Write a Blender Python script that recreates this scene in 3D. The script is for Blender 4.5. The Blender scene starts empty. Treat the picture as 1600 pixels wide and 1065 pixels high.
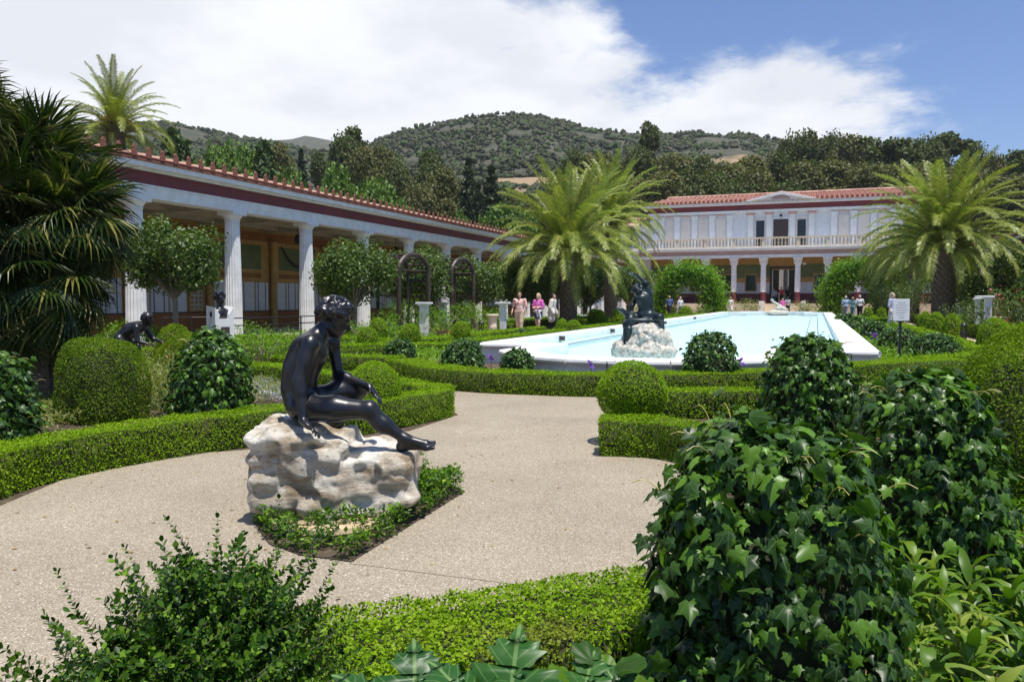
import bpy, bmesh, math, random
import numpy as np
from mathutils import Vector, Matrix
R = math.radians
SC = bpy.context.scene
COL = SC.collection
random.seed(11)
RNG = np.random.default_rng(7)

# ------------------------------------------------------------------ camera
F, HZ, EYE = 1250.0, 468.0, 1.45            # focal length in pixels of the 1600 px wide photo
YAW, PITCH = R(20.8), math.atan((532.5 - 468.0) / 1250.0)
cam = bpy.data.cameras.new('camera'); camo = bpy.data.objects.new('camera', cam); COL.objects.link(camo)
camo.location = (0, 0, EYE)
camo.rotation_euler = (R(90) - PITCH, 0, YAW)
cam.sensor_width = 36; cam.lens = 36 * F / 1600.0; cam.clip_start = .05; cam.clip_end = 6000
SC.camera = camo
RM = camo.rotation_euler.to_matrix()

# ------------------------------------------------------------------ sun, sky, exposure
SUN_EL = R(75)
sd = Vector((.84, -.54, 0)).normalized()
SUNV = Vector((sd.x * math.cos(SUN_EL), sd.y * math.cos(SUN_EL), math.sin(SUN_EL)))
sl = bpy.data.lights.new('sun', 'SUN'); sl.energy = 5.0; sl.angle = R(.5); sl.color = (1, .955, .87)
so = bpy.data.objects.new('sun', sl); COL.objects.link(so)
so.rotation_euler = SUNV.to_track_quat('Z', 'Y').to_euler()
SC.view_settings.view_transform = 'Standard'; SC.view_settings.look = 'None'
SC.view_settings.exposure = 0.34; SC.view_settings.gamma = 1; SC.view_settings.use_curve_mapping = False

def ray(px, py):
    v = RM @ Vector(((px - 800) / F, -(py - 532.5) / F, -1)); return v
def G(px, py, z=0.0):                       # the point at height z seen at a pixel
    v = ray(px, py); t = (z - EYE) / v.z; return Vector((v.x * t, v.y * t, z))
def D(px, py, d):                           # the point at depth d (metres along the view)
    v = ray(px, py); fw = RM @ Vector((0, 0, -1)); t = d / v.dot(fw); return Vector((0, 0, EYE)) + v * t
def AX(px, py, x):                          # on the plane x = const
    v = ray(px, py); t = x / v.x; return Vector((x, v.y * t, EYE + v.z * t))
def AY(px, py, y):
    v = ray(px, py); t = y / v.y; return Vector((v.x * t, y, EYE + v.z * t))
XC = -3.1                                   # the garden's axis

# ------------------------------------------------------------------ node helpers
class NT:
    def __init__(s, tree): s.t = tree; s.n = tree.nodes; s.l = tree.links
    def node(s, kind, **kw):
        n = s.n.new(kind)
        for k, v in kw.items():
            if k[0] == '_': setattr(n, k[1:], v)
            else: s.put(n.inputs[k.replace('__', ' ')], v)
        return n
    def put(s, sock, v):
        if isinstance(v, bpy.types.NodeSocket): s.l.new(v, sock)
        elif isinstance(v, (tuple, list)) and len(v) == 3 and len(sock.default_value) == 4: sock.default_value = (*v, 1)
        else: sock.default_value = v
    def math(s, op, a, b=None, c=None, clamp=False):
        n = s.n.new('ShaderNodeMath'); n.operation = op; n.use_clamp = clamp
        for i, v in enumerate((a, b, c)):
            if v is not None: s.put(n.inputs[i], v)
        return n.outputs[0]
    def vec(s, op, a, b=None, out=0):
        n = s.n.new('ShaderNodeVectorMath'); n.operation = op
        s.put(n.inputs[0], a)
        if b is not None: s.put(n.inputs[1], b)
        return n.outputs[out]
    def mix(s, f, a, b, blend='MIX'):
        n = s.n.new('ShaderNodeMix'); n.data_type = 'RGBA'; n.blend_type = blend
        s.put(n.inputs[0], f); s.put(n.inputs[6], a); s.put(n.inputs[7], b); return n.outputs[2]
    def noise(s, vec, scale, detail=3, rough=.5, out=0):
        n = s.n.new('ShaderNodeTexNoise'); n.inputs['Scale'].default_value = scale
        n.inputs['Detail'].default_value = detail; n.inputs['Roughness'].default_value = rough
        if vec is not None: s.put(n.inputs['Vector'], vec)
        return n.outputs[out]
    def ramp(s, f, stops):
        n = s.n.new('ShaderNodeValToRGB'); e = n.color_ramp.elements
        while len(e) < len(stops): e.new(.5)
        for i, (p, c) in enumerate(stops): e[i].position = p; e[i].color = (*c, 1)
        s.put(n.inputs[0], f); return n.outputs[0]
    def smooth(s, v, lo, hi):
        n = s.n.new('ShaderNodeMapRange'); n.interpolation_type = 'SMOOTHSTEP'
        s.put(n.inputs[0], v); s.put(n.inputs[1], lo); s.put(n.inputs[2], hi); return n.outputs[0]

W = bpy.data.worlds.new('World'); SC.world = W; W.use_nodes = True
w = NT(W.node_tree); w.n.clear()
sky = w.node('ShaderNodeTexSky', _sky_type='NISHITA', _sun_disc=False, _sun_elevation=SUN_EL,
             _sun_rotation=math.atan2(SUNV.x, SUNV.y), _altitude=50, _air_density=1.0, _dust_density=.6, _ozone_density=1.5)
dirv = w.node('ShaderNodeTexCoord').outputs['Generated']
sep = w.node('ShaderNodeSeparateXYZ', Vector=dirv)
zz = w.math('ADD', w.math('MAXIMUM', sep.outputs[2], 0.0), .22)
cmb = w.node('ShaderNodeCombineXYZ', X=w.math('DIVIDE', sep.outputs[0], zz), Y=w.math('DIVIDE', sep.outputs[1], zz), Z=0.0)
n1 = w.noise(cmb.outputs[0], 1.5, 10, .62)
n2 = w.noise(w.vec('ADD', cmb.outputs[0], (5.1, 2.2, 1.0)), 3.4, 7, .6)
dens = w.math('ADD', n1, w.math('MULTIPLY', w.math('SUBTRACT', n2, .5), .32))
for (px, py, k, amp) in ((330, 60, 12, .40), (60, 120, 20, .16), (900, 180, 140, .18), (1000, 180, 60, .40), (760, 165, 120, .13), (1190, 125, 160, .36), (620, 60, 60, .10), (920, -25, 300, .24), (480, 190, 50, .12), (1400, 150, 120, .20), (1500, 235, 100, .20),
                         (1600, 40, 14, -.22), (900, 50, 100, -.42), (1110, 5, 90, -.34), (728, 112, 420, -.24), (1450, 40, 60, -.12)):
    d = ray(px, py).normalized()
    dt = w.vec('DOT_PRODUCT', dirv, tuple(d), out=1)
    g = w.math('POWER', 2.71828, w.math('MULTIPLY', w.math('SUBTRACT', dt, 1.0), float(k)))
    dens = w.math('ADD', dens, w.math('MULTIPLY', g, amp))
cm = w.smooth(dens, .56, .74)
shade = w.noise(w.vec('ADD', cmb.outputs[0], (1.3, 7.7, 0)), 2.2, 6, .55)
ccol = w.mix(w.smooth(shade, .36, .62), (14.3, 14.7, 15.4), (17.4, 17.6, 17.8))
bluesky = w.mix(1.0, sky.outputs[0], (1.25, 1.62, 2.25), 'MULTIPLY')
skyc = w.mix(w.math('MULTIPLY', cm, .96), bluesky, ccol)
bg = w.node('ShaderNodeBackground', Color=skyc, Strength=.050)
w.l.new(bg.outputs[0], w.node('ShaderNodeOutputWorld').inputs[0])

# ------------------------------------------------------------------ materials
MATS = {}
def new_mat(name):
    m = bpy.data.materials.new(name); m.use_nodes = True; t = NT(m.node_tree); t.n.clear(); MATS[name] = m
    return m, t
def mat(name, c, c2=None, rough=.7, scale=6, detail=5, bump=0, bscale=None, metal=0, spec=.5, coord='Object', dist=.01, coat=0):
    m, t = new_mat(name)
    tc = t.node('ShaderNodeTexCoord').outputs[coord]
    base = c
    if c2 is not None:
        base = t.mix(t.smooth(t.noise(tc, scale, detail, .6), .3, .7), c, c2)
    b = t.node('ShaderNodeBsdfPrincipled', Base__Color=base, Roughness=rough, Metallic=metal)
    b.inputs['Specular IOR Level'].default_value = spec; b.inputs['Coat Weight'].default_value = coat
    if bump:
        bn = t.node('ShaderNodeBump', Strength=bump, Distance=dist, Height=t.noise(tc, bscale or scale * 6, 6, .65))
        t.l.new(bn.outputs[0], b.inputs['Normal'])
    t.l.new(b.outputs[0], t.node('ShaderNodeOutputMaterial').inputs[0])
    return m
def leafmat(name, c, c2, c3=None, f3=.12, rough=.45, trans=.35, scale=1.2, spec=.5, veins=False, brown=None):
    m, t = new_mat(name)
    geo = t.node('ShaderNodeNewGeometry'); rnd = geo.outputs['Random Per Island']
    n = t.noise(geo.outputs['Position'], scale, 3)
    f = t.math('ADD', t.math('MULTIPLY', rnd, .7), t.math('MULTIPLY', t.math('SUBTRACT', n, .5), 1.6), clamp=True)
    base = t.mix(f, c, c2)
    if c3 is not None: base = t.mix(t.math('POWER', t.math('FRACT', t.math('MULTIPLY', rnd, 17.3)), .55/f3 if f3 < .3 else 2.0), base, c3)
    if brown is not None:
        bn_ = t.noise(geo.outputs['Position'], 1.1, 5, .65); base = t.mix(t.math('MULTIPLY', t.smooth(bn_, .60, .72), .55), base, brown)
    if veins == 'pinnate':
        uv = t.node('ShaderNodeSeparateXYZ', Vector=t.node('ShaderNodeTexCoord').outputs['UV'])
        x = t.math('ABSOLUTE', uv.outputs[0]); q = t.math('FRACT', t.math('MULTIPLY', t.math('SUBTRACT', uv.outputs[1], t.math('MULTIPLY', x, .95)), 7.0))
        v1 = t.math('SUBTRACT', 1.0, t.smooth(t.math('ABSOLUTE', t.math('SUBTRACT', q, .5)), .03, .10)); v2 = t.math('SUBTRACT', 1.0, t.smooth(x, .012, .028))
        base = t.mix(t.math('MAXIMUM', t.math('MULTIPLY', v1, .35), t.math('MULTIPLY', v2, .8)), base, (.20, .32, .10))
    elif veins:
        uv = t.node('ShaderNodeSeparateXYZ', Vector=t.node('ShaderNodeTexCoord').outputs['UV'])
        x = t.math('ABSOLUTE', uv.outputs[0]); y = uv.outputs[1]; dm = None
        for a in (0, 38, 82):
            ca, sa = math.cos(R(a)), math.sin(R(a))
            d = t.math('ABSOLUTE', t.math('SUBTRACT', t.math('MULTIPLY', x, ca), t.math('MULTIPLY', y, sa)))
            dm = d if dm is None else t.math('MINIMUM', dm, d)
        vv = t.math('SUBTRACT', 1.0, t.smooth(dm, .012, .032))
        base = t.mix(t.math('MULTIPLY', vv, .28), base, (.16, .24, .10))
    b = t.node('ShaderNodeBsdfPrincipled', Base__Color=base, Roughness=rough); b.inputs['Specular IOR Level'].default_value = spec
    out = b.outputs[0]
    if trans:
        tr = t.node('ShaderNodeBsdfTranslucent', Color=t.mix(1.0, base, (1.5, 1.7, .6), 'MULTIPLY'))
        mx = t.node('ShaderNodeMixShader', Fac=trans); t.l.new(out, mx.inputs[1]); t.l.new(tr.outputs[0], mx.inputs[2]); out = mx.outputs[0]
    t.l.new(out, t.node('ShaderNodeOutputMaterial').inputs[0])
    return m

M_box = leafmat('box_leaf', (.12, .225, .003), (.215, .345, .004), (.32, .45, .02), .10, .6, .28, 1.5, .16, brown=(.17, .15, .03))
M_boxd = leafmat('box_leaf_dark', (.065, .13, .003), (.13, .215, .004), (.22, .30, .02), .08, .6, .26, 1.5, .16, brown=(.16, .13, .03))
M_myrtle = leafmat('myrtle_leaf', (.10, .17, .003), (.20, .29, .005), None, 0, .55, .36, 3, .22)
M_ivy = leafmat('ivy_leaf', (.011, .034, .007), (.030, .078, .010), (.12, .26, .015), .20, .38, .22, 2.5, .28, True)
M_ivys = leafmat('ivy_leaf_small', (.016, .045, .010), (.038, .09, .014), (.11, .23, .03), .17, .40, .2, 2.5, .32)
M_shrub = leafmat('shrub_leaf', (.012, .045, .003), (.038, .105, .005), (.18, .32, .02), .16, .45, .24, 2.5, .25)
M_lush = leafmat('lush_leaf', (.07, .17, .006), (.15, .29, .010), (.26, .42, .03), .15, .45, .38, 2, .3)
M_lily = leafmat('lily_leaf', (.05, .12, .008), (.12, .22, .014), (.26, .32, .05), .14, .42, .30, 3, .35)
M_lobed = leafmat('lobed_leaf', (.02, .085, .015), (.05, .15, .02), None, 0, .40, .3, 3, .4, 'pinnate')
M_std = leafmat('standard_leaf', (.035, .07, .008), (.08, .14, .018), (.20, .27, .07), .14, .45, .3, 2, .35)
M_euc = leafmat('eucalyptus_leaf', (.055, .085, .016), (.10, .135, .03), (.14, .12, .05), .12, .6, .22, .08, .3)
M_eucb = leafmat('eucalyptus_leaf_brown', (.075, .09, .02), (.14, .145, .038), (.17, .14, .055), .15, .6, .22, .08, .3)
M_pine = leafmat('pine_needles', (.07, .14, .008), (.13, .23, .014), None, 0, .6, .15, .15)
M_dark = leafmat('conifer_needles', (.025, .05, .014), (.055, .085, .022), None, 0, .65, .1, .1)
M_cyp = leafmat('cypress_needles', (.035, .075, .010), (.07, .125, .015), None, 0, .65, .1, .2)
M_palm = leafmat('palm_leaflet', (.12, .18, .022), (.23, .28, .045), (.42, .38, .12), .14, .42, .24, .8, .35)
M_palmd = leafmat('fan_palm_segment', (.012, .032, .004), (.042, .080, .008), (.32, .30, .08), .08, .42, .18, .8, .35)
M_dryfrond = leafmat('dry_palm_leaflet', (.30, .20, .08), (.42, .28, .10), None, 0, .6, .2, .8)
M_brush = leafmat('chaparral', (.045, .055, .03), (.10, .098, .065), (.06, .10, .025), .18, .9, 0, .02, .1)
M_mix = leafmat('flower_bed_leaf', (.09, .15, .02), (.20, .24, .05), (.34, .30, .10), .2, .5, .3, 3)
M_twig = mat('twigs', (.022, .030, .008), (.045, .045, .016), .9, 30, 6, .8, 60)
M_bark = mat('bark', (.16, .12, .085), (.30, .25, .19), .85, 12, 6, .5, 40)
M_pbark = mat('palm_bark', (.10, .07, .05), (.24, .18, .13), .9, 9, 6, .6, 30)
M_rach = mat('frond_stalk', (.28, .28, .06), (.40, .34, .09), .5, 4)
M_fruit = mat('palm_fruit_stalk', (.55, .32, .03), (.7, .45, .06), .5, 6)
M_white = mat('white_paint', (.66, .66, .65), (.80, .80, .80), .55, 3.2, 9, .12, 40)
M_marble = mat('pool_marble', (.66, .65, .63), (.80, .79, .77), .45, 2.2, 7, .05, 30)
M_stoneb = mat('beige_stone', (.55, .47, .36), (.66, .58, .46), .7, 5, 5, .1)
M_maroon = mat('maroon_paint', (.13, .020, .026), (.17, .028, .034), .6, 1.5)
M_maroon2 = mat('maroon_plaster', (.12, .022, .03), (.16, .03, .036), .6, 1.5)
M_tile = mat('terracotta', (.38, .19, .13), (.58, .36, .27), .7, 1.4, 5, .15, 25)
M_tiled = mat('terracotta_dark', (.17, .055, .038), (.28, .10, .068), .75, 3, 5, .15, 25)
M_orange = mat('ochre_dado', (.26, .095, .022), (.34, .135, .035), .7, 2, 5)
M_ochre = mat('ochre_plaster', (.40, .23, .06), (.50, .31, .10), .7, 3)
M_green = mat('green_plaster', (.10, .14, .05), (.15, .19, .08), .75, 2)
M_wallw = mat('white_panel', (.58, .60, .64), (.68, .70, .72), .6, 3)
M_line = mat('dark_trim', (.05, .035, .03), None, .6)
M_ceil = mat('ceiling_plaster', (.38, .32, .24), (.46, .40, .31), .8, 3)
M_coff = mat('coffer_wood', (.24, .12, .06), (.32, .18, .09), .7, 4)
M_beige = mat('beige_stucco', (.62, .57, .51), (.69, .64, .58), .75, 1.2, 4, .05)
M_bal = mat('sand_stone', (.60, .50, .36), (.70, .60, .45), .7, 3)
M_mauve = mat('mauve_frieze', (.36, .25, .25), (.42, .31, .30), .7, 3)
M_pinks = mat('pink_stucco', (.50, .27, .24), (.58, .34, .30), .7, 6)
M_glass = mat('dark_glass', (.012, .018, .03), None, .15)
M_door = mat('dark_door_wood', (.035, .02, .018), (.06, .035, .03), .5, 6)
M_floor = mat('colonnade_floor', (.40, .36, .30), (.48, .44, .38), .6, 4)
M_bronze = mat('black_bronze', (.005, .007, .013), (.016, .015, .016), .34, 9, 6, .05, 40, spec=.5, dist=.001)
M_bronzeg = mat('green_bronze', (.008, .010, .013), (.03, .05, .052), .36, 9, 6, .2, 40, metal=.4, spec=.5, dist=.004)
M_trellis = mat('trellis_bronze', (.028, .018, .013), (.06, .04, .028), .5, 6, 4)
M_iron = mat('black_iron', (.012, .012, .013), None, .45)
M_mossy = mat('brown_stone', (.34, .22, .11), (.46, .32, .18), .8, 7, 5, .2)
M_terra = mat('terracotta_pot', (.34, .12, .06), (.42, .18, .09), .8, 6)
M_cut = mat('cut_stone', (.42, .31, .18), (.55, .43, .28), .85, 7, 5, .3, 30)
M_sign = mat('sign_board', (.74, .74, .76), None, .4)
M_ink = mat('grey_print', (.32, .33, .36), None, .6)
M_purple = leafmat('purple_petals', (.07, .02, .25), (.16, .05, .42), None, 0, .5, .3, 5)
M_whitef = leafmat('white_petals', (.55, .55, .70), (.75, .75, .82), (.16, .16, .6), .3, .5, .3, 5)
M_redf = leafmat('red_petals', (.45, .03, .05), (.55, .10, .14), None, 0, .5, .3, 5)
M_pinkf = leafmat('pink_petals', (.50, .20, .20), (.60, .35, .28), None, 0, .5, .3, 5)

def path_mat():
    m, t = new_mat('exposed_aggregate')
    p = t.node('ShaderNodeNewGeometry').outputs['Position']
    v = t.node('ShaderNodeTexVoronoi', Vector=p, Scale=125.0)
    vc = t.node('ShaderNodeSeparateColor', Color=v.outputs['Color'])
    grains = t.ramp(vc.outputs[0], [(0, (.13, .102, .074)), (.35, (.288, .240, .178)), (.7, (.375, .322, .248)), (.93, (.47, .42, .338)), (1, (.70, .67, .60))])
    sand = t.mix(t.smooth(v.outputs['Distance'], .35, .75), grains, (.29, .25, .18))
    big = t.noise(p, .9, 6, .6)
    base = t.mix(1.0, sand, t.ramp(big, [(.3, (.84, .82, .80)), (.7, (1.08, 1.06, 1.04))]), 'MULTIPLY')
    stain = t.smooth(t.noise(t.vec('ADD', p, (9, 3, 0)), 2.6, 6, .7), .60, .80)
    base = t.mix(t.math('MULTIPLY', stain, .28), base, (.20, .16, .13))
    b = t.node('ShaderNodeBsdfPrincipled', Base__Color=base, Roughness=.85)
    bn = t.node('ShaderNodeBump', Strength=.55, Distance=.004, Height=t.math('ADD', v.outputs['Distance'], t.noise(p, 240, 2)))
    t.l.new(bn.outputs[0], b.inputs['Normal']); t.l.new(b.outputs[0], t.node('ShaderNodeOutputMaterial').inputs[0]); return m
M_path = path_mat()
M_pathp = mat('pink_gravel', (.46, .33, .25), (.54, .40, .31), .9, 5, 6, .3, 60)
def soil_mat():
    m, t = new_mat('garden_soil')
    p = t.node('ShaderNodeNewGeometry').outputs['Position']
    base = t.ramp(t.noise(p, 9, 8, .7), [(.3, (.035, .024, .015)), (.5, (.085, .06, .035)), (.72, (.17, .125, .075))])
    b = t.node('ShaderNodeBsdfPrincipled', Base__Color=base, Roughness=.95)
    bn = t.node('ShaderNodeBump', Strength=.8, Distance=.03, Height=t.noise(p, 30, 6, .7))
    t.l.new(bn.outputs[0], b.inputs['Normal']); t.l.new(b.outputs[0], t.node('ShaderNodeOutputMaterial').inputs[0]); return m
M_soil = soil_mat()
DRY = ((790, 285, 12.0), (840, 300, 18.0), (1150, 395, 17.0))
def hill_mat():
    m, t = new_mat('chaparral_slope')
    p = t.node('ShaderNodeNewGeometry').outputs['Position']
    big = t.noise(p, .011, 5, .6)
    base = t.mix(t.smooth(t.noise(p, .11, 8, .75), .42, .6), (.042, .050, .026), (.085, .080, .050))
    base = t.mix(t.smooth(big, .60, .70), base, (.22, .16, .095))
    for (px_, d_, r_) in DRY:
        q = D(px_, 300, d_); ps = t.node('ShaderNodeSeparateXYZ', Vector=p); c2_ = t.node('ShaderNodeCombineXYZ', X=ps.outputs[0], Y=ps.outputs[1], Z=0.0)
        dd_ = t.math('ADD', t.vec('DISTANCE', c2_.outputs[0], (q.x, q.y, 0), out=1), t.math('MULTIPLY', t.noise(p, .06, 4), 26.0))
        base = t.mix(t.math('SUBTRACT', 1.0, t.smooth(dd_, r_ + 6.0, r_ + 16.0)), base, (.30, .21, .12))
    b = t.node('ShaderNodeBsdfPrincipled', Base__Color=base, Roughness=.95)
    bn = t.node('ShaderNodeBump', Strength=.8, Distance=1.5, Height=t.noise(p, .3, 6, .7))
    t.l.new(bn.outputs[0], b.inputs['Normal']); t.l.new(b.outputs[0], t.node('ShaderNodeOutputMaterial').inputs[0]); return m
M_hill = hill_mat()
def rock_mat():
    m, t = new_mat('limestone_rock')
    tc = t.node('ShaderNodeTexCoord').outputs['Object']
    st = t.vec('MULTIPLY', tc, (1.0, 1.0, 3.2))
    a = t.noise(st, 3.0, 9, .68)
    base = t.ramp(a, [(.28, (.16, .11, .06)), (.40, (.42, .34, .24)), (.48, (.68, .62, .51)), (.62, (.84, .81, .73))])
    big = t.smooth(t.noise(tc, 2.1, 7, .65), .47, .60)
    base = t.mix(t.math('MULTIPLY', big, .55), base, (.30, .22, .14))
    pit = t.smooth(t.noise(st, 22, 6, .8), .58, .70)
    base = t.mix(t.math('MULTIPLY', pit, .45), base, (.26, .19, .12))
    nz = t.node('ShaderNodeSeparateXYZ', Vector=t.node('ShaderNodeNewGeometry').outputs['Normal'])
    b = t.node('ShaderNodeBsdfPrincipled', Base__Color=base, Roughness=.9)
    bn = t.node('ShaderNodeBump', Strength=1.0, Distance=.03, Height=t.math('ADD', t.noise(st, 11, 10, .8), t.math('MULTIPLY', pit, -.5)))
    t.l.new(bn.outputs[0], b.inputs['Normal']); t.l.new(b.outputs[0], t.node('ShaderNodeOutputMaterial').inputs[0]); return m
M_rock = rock_mat()
M_frock = mat('fountain_rock', (.30, .26, .20), (.72, .68, .60), .9, 16, 8, .9, 30, dist=.03)
def water_mat():
    m, t = new_mat('pool_water')
    p = t.node('ShaderNodeNewGeometry').outputs['Position']
    fr = t.node('ShaderNodeFresnel', IOR=1.24)
    bn = t.node('ShaderNodeBump', Strength=.25, Distance=.02, Height=t.noise(p, 3.5, 4))
    t.l.new(bn.outputs[0], fr.inputs['Normal'])
    tr = t.node('ShaderNodeBsdfTransparent', Color=(.84, .97, 1.0))
    gl = t.node('ShaderNodeBsdfGlossy', Color=(.9, .9, .9), Roughness=.22); t.l.new(bn.outputs[0], gl.inputs['Normal'])
    mx = t.node('ShaderNodeMixShader'); t.l.new(t.math('MULTIPLY', fr.outputs[0], .5), mx.inputs[0]); t.l.new(tr.outputs[0], mx.inputs[1]); t.l.new(gl.outputs[0], mx.inputs[2])
    t.l.new(mx.outputs[0], t.node('ShaderNodeOutputMaterial').inputs[0]); return m
M_water = water_mat()
M_poolfloor = mat('pool_plaster', (.80, .90, .92), (.86, .93, .94), .6, 1.2)

# ------------------------------------------------------------------ object helpers
def link(o, parent=None):
    COL.objects.link(o)
    if parent is not None: o.parent = parent
    return o
def tag(o, label=None, cat=None, group=None, kind=None):
    if label: o['label'] = label
    if cat: o['category'] = cat
    if group: o['group'] = group
    if kind: o['kind'] = kind
    return o
def thing(name, loc, label, cat, group=None, rz=0):
    o = bpy.data.objects.new(name, None); link(o); o.location = loc; o.rotation_euler = (0, 0, rz)
    o.empty_display_size = .2
    return tag(o, label, cat, group)
def obj(name, me, parent=None, loc=None, rot=None, scale=None):
    o = bpy.data.objects.new(name, me); link(o, parent)
    if loc is not None: o.location = loc
    if rot is not None: o.rotation_euler = rot
    if scale is not None: o.scale = (scale,) * 3 if isinstance(scale, (int, float)) else scale
    return o
def npmesh(name, V, Fc, mats, smooth=False, midx=None, uv=None):
    """V (n,3) array, Fc (m,k) int array (k fixed) or list of lists"""
    me = bpy.data.meshes.new(name)
    V = np.asarray(V, dtype=np.float32)
    if isinstance(Fc, np.ndarray):
        m, k = Fc.shape
        me.vertices.add(len(V)); me.vertices.foreach_set('co', V.ravel())
        me.loops.add(m * k); me.loops.foreach_set('vertex_index', Fc.astype(np.int32).ravel())
        me.polygons.add(m); me.polygons.foreach_set('loop_start', np.arange(0, m * k, k, dtype=np.int32))
        if uv is not None:
            l = me.uv_layers.new(name='UVMap'); l.data.foreach_set('uv', uv[Fc.ravel()].astype(np.float32).ravel())
    else:
        me.from_pydata([tuple(map(float, v)) for v in V], [], Fc); m = len(Fc)
    for mm in (mats if isinstance(mats, (list, tuple)) else [mats]): me.materials.append(mm)
    if midx is not None: me.polygons.foreach_set('material_index', np.asarray(midx, dtype=np.int32))
    if smooth: me.polygons.foreach_set('use_smooth', np.ones(m, dtype=bool))
    me.update(calc_edges=True)
    return me
class MB:
    """collects boxes, tubes, lathes, prisms; each with a material slot"""
    def __init__(s, *mats): s.V = []; s.F = []; s.I = []; s.mats = list(mats) or [M_white]; s.m = 0
    def add(s, V, Fc):
        b = len(s.V); s.V += [tuple(v) for v in V]; s.F += [[b + i for i in f] for f in Fc]; s.I += [s.m] * len(Fc); return s
    def box(s, x0, x1, y0, y1, z0, z1, bev=0):
        if x0 > x1: x0, x1 = x1, x0
        if y0 > y1: y0, y1 = y1, y0
        if bev <= 0:
            V = [(x0,y0,z0),(x1,y0,z0),(x1,y1,z0),(x0,y1,z0),(x0,y0,z1),(x1,y0,z1),(x1,y1,z1),(x0,y1,z1)]
            return s.add(V, [(3,2,1,0),(4,5,6,7),(0,1,5,4),(1,2,6,5),(2,3,7,6),(3,0,4,7)])
        b = bev; V = []
        for z, q in ((z0, b), (z0 + b, 0), (z1 - b, 0), (z1, b)):
            V += [(x0+q,y0+q,z),(x1-q,y0+q,z),(x1-q,y1-q,z),(x0+q,y1-q,z)]
        Fc = [(3,2,1,0),(12,13,14,15)]
        for r in range(3):
            for i in range(4):
                j = (i + 1) % 4; Fc.append((r*4+i, r*4+j, r*4+4+j, r*4+4+i))
        return s.add(V, Fc)
    def tube(s, pts, rad, n=8, cap=True):
        pts = [Vector(p) for p in pts]; k = len(pts)
        if not isinstance(rad, (list, tuple)): rad = [rad] * k
        V = []; Fc = []; up = None
        for i, p in enumerate(pts):
            t = (pts[min(i+1,k-1)] - pts[max(i-1,0)]).normalized()
            if up is None: up = Vector((0,0,1)) if abs(t.z) < .9 else Vector((1,0,0))
            a = t.cross(up).normalized(); b = a.cross(t); up = b
            for j in range(n):
                q = 2*math.pi*j/n; V.append(p + (a*math.cos(q) + b*math.sin(q)) * rad[i])
        for i in range(k-1):
            for j in range(n):
                jj = (j+1) % n; Fc.append((i*n+j, i*n+jj, (i+1)*n+jj, (i+1)*n+j))
        if cap: Fc += [tuple(range(n))[::-1], tuple((k-1)*n+j for j in range(n))]
        return s.add(V, Fc)
    def lathe(s, prof, n=24, c=(0,0,0), flute=0, nf=20):
        V = []; Fc = []
        for (r, z) in prof:
            for j in range(n):
                q = 2*math.pi*j/n; rr = r * (1 - flute * abs(math.sin(nf*q/2))) if flute else r
                V.append((c[0]+rr*math.cos(q), c[1]+rr*math.sin(q), c[2]+z))
        k = len(prof)
        for i in range(k-1):
            for j in range(n):
                jj = (j+1) % n; Fc.append((i*n+j, i*n+jj, (i+1)*n+jj, (i+1)*n+j))
        Fc += [tuple(range(n))[::-1], tuple((k-1)*n+j for j in range(n))]
        return s.add(V, Fc)
    def prism(s, poly, z0, z1):
        n = len(poly); V = [(p[0], p[1], z0) for p in poly] + [(p[0], p[1], z1) for p in poly]
        Fc = [tuple(range(n))[::-1], tuple(range(n, 2*n))] + [(i, (i+1)%n, n+(i+1)%n, n+i) for i in range(n)]
        return s.add(V, Fc)
    def mesh(s, name, smooth=False):
        me = bpy.data.meshes.new(name); me.from_pydata(s.V, [], s.F)
        for m in s.mats: me.materials.append(m)
        me.polygons.foreach_set('material_index', s.I)
        if smooth: me.polygons.foreach_set('use_smooth', [True]*len(s.F))
        me.update(); return me
    def build(s, name, parent=None, loc=None, smooth=False, **kw): return obj(name, s.mesh(name, smooth), parent, loc, **kw)

# value noise on points
_LAT = RNG.random((32, 32, 32)).astype(np.float32)
def vnoise(P, scale):
    q = np.asarray(P, dtype=np.float64) * scale; i = np.floor(q).astype(int); f = q - i; f = f*f*(3-2*f); o = 0
    for dx in (0,1):
        for dy in (0,1):
            for dz in (0,1):
                wgt = (f[...,0] if dx else 1-f[...,0]) * (f[...,1] if dy else 1-f[...,1]) * (f[...,2] if dz else 1-f[...,2])
                o = o + wgt * _LAT[(i[...,0]+dx) % 32, (i[...,1]+dy) % 32, (i[...,2]+dz) % 32]
    return o
def fbm(P, scale, o=4, g=.5):
    s = 0; a = 1; t = 0
    for k in range(o): s = s + a * vnoise(np.asarray(P) + k*3.7, scale * 2**k); t += a; a *= g
    return s / t

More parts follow.
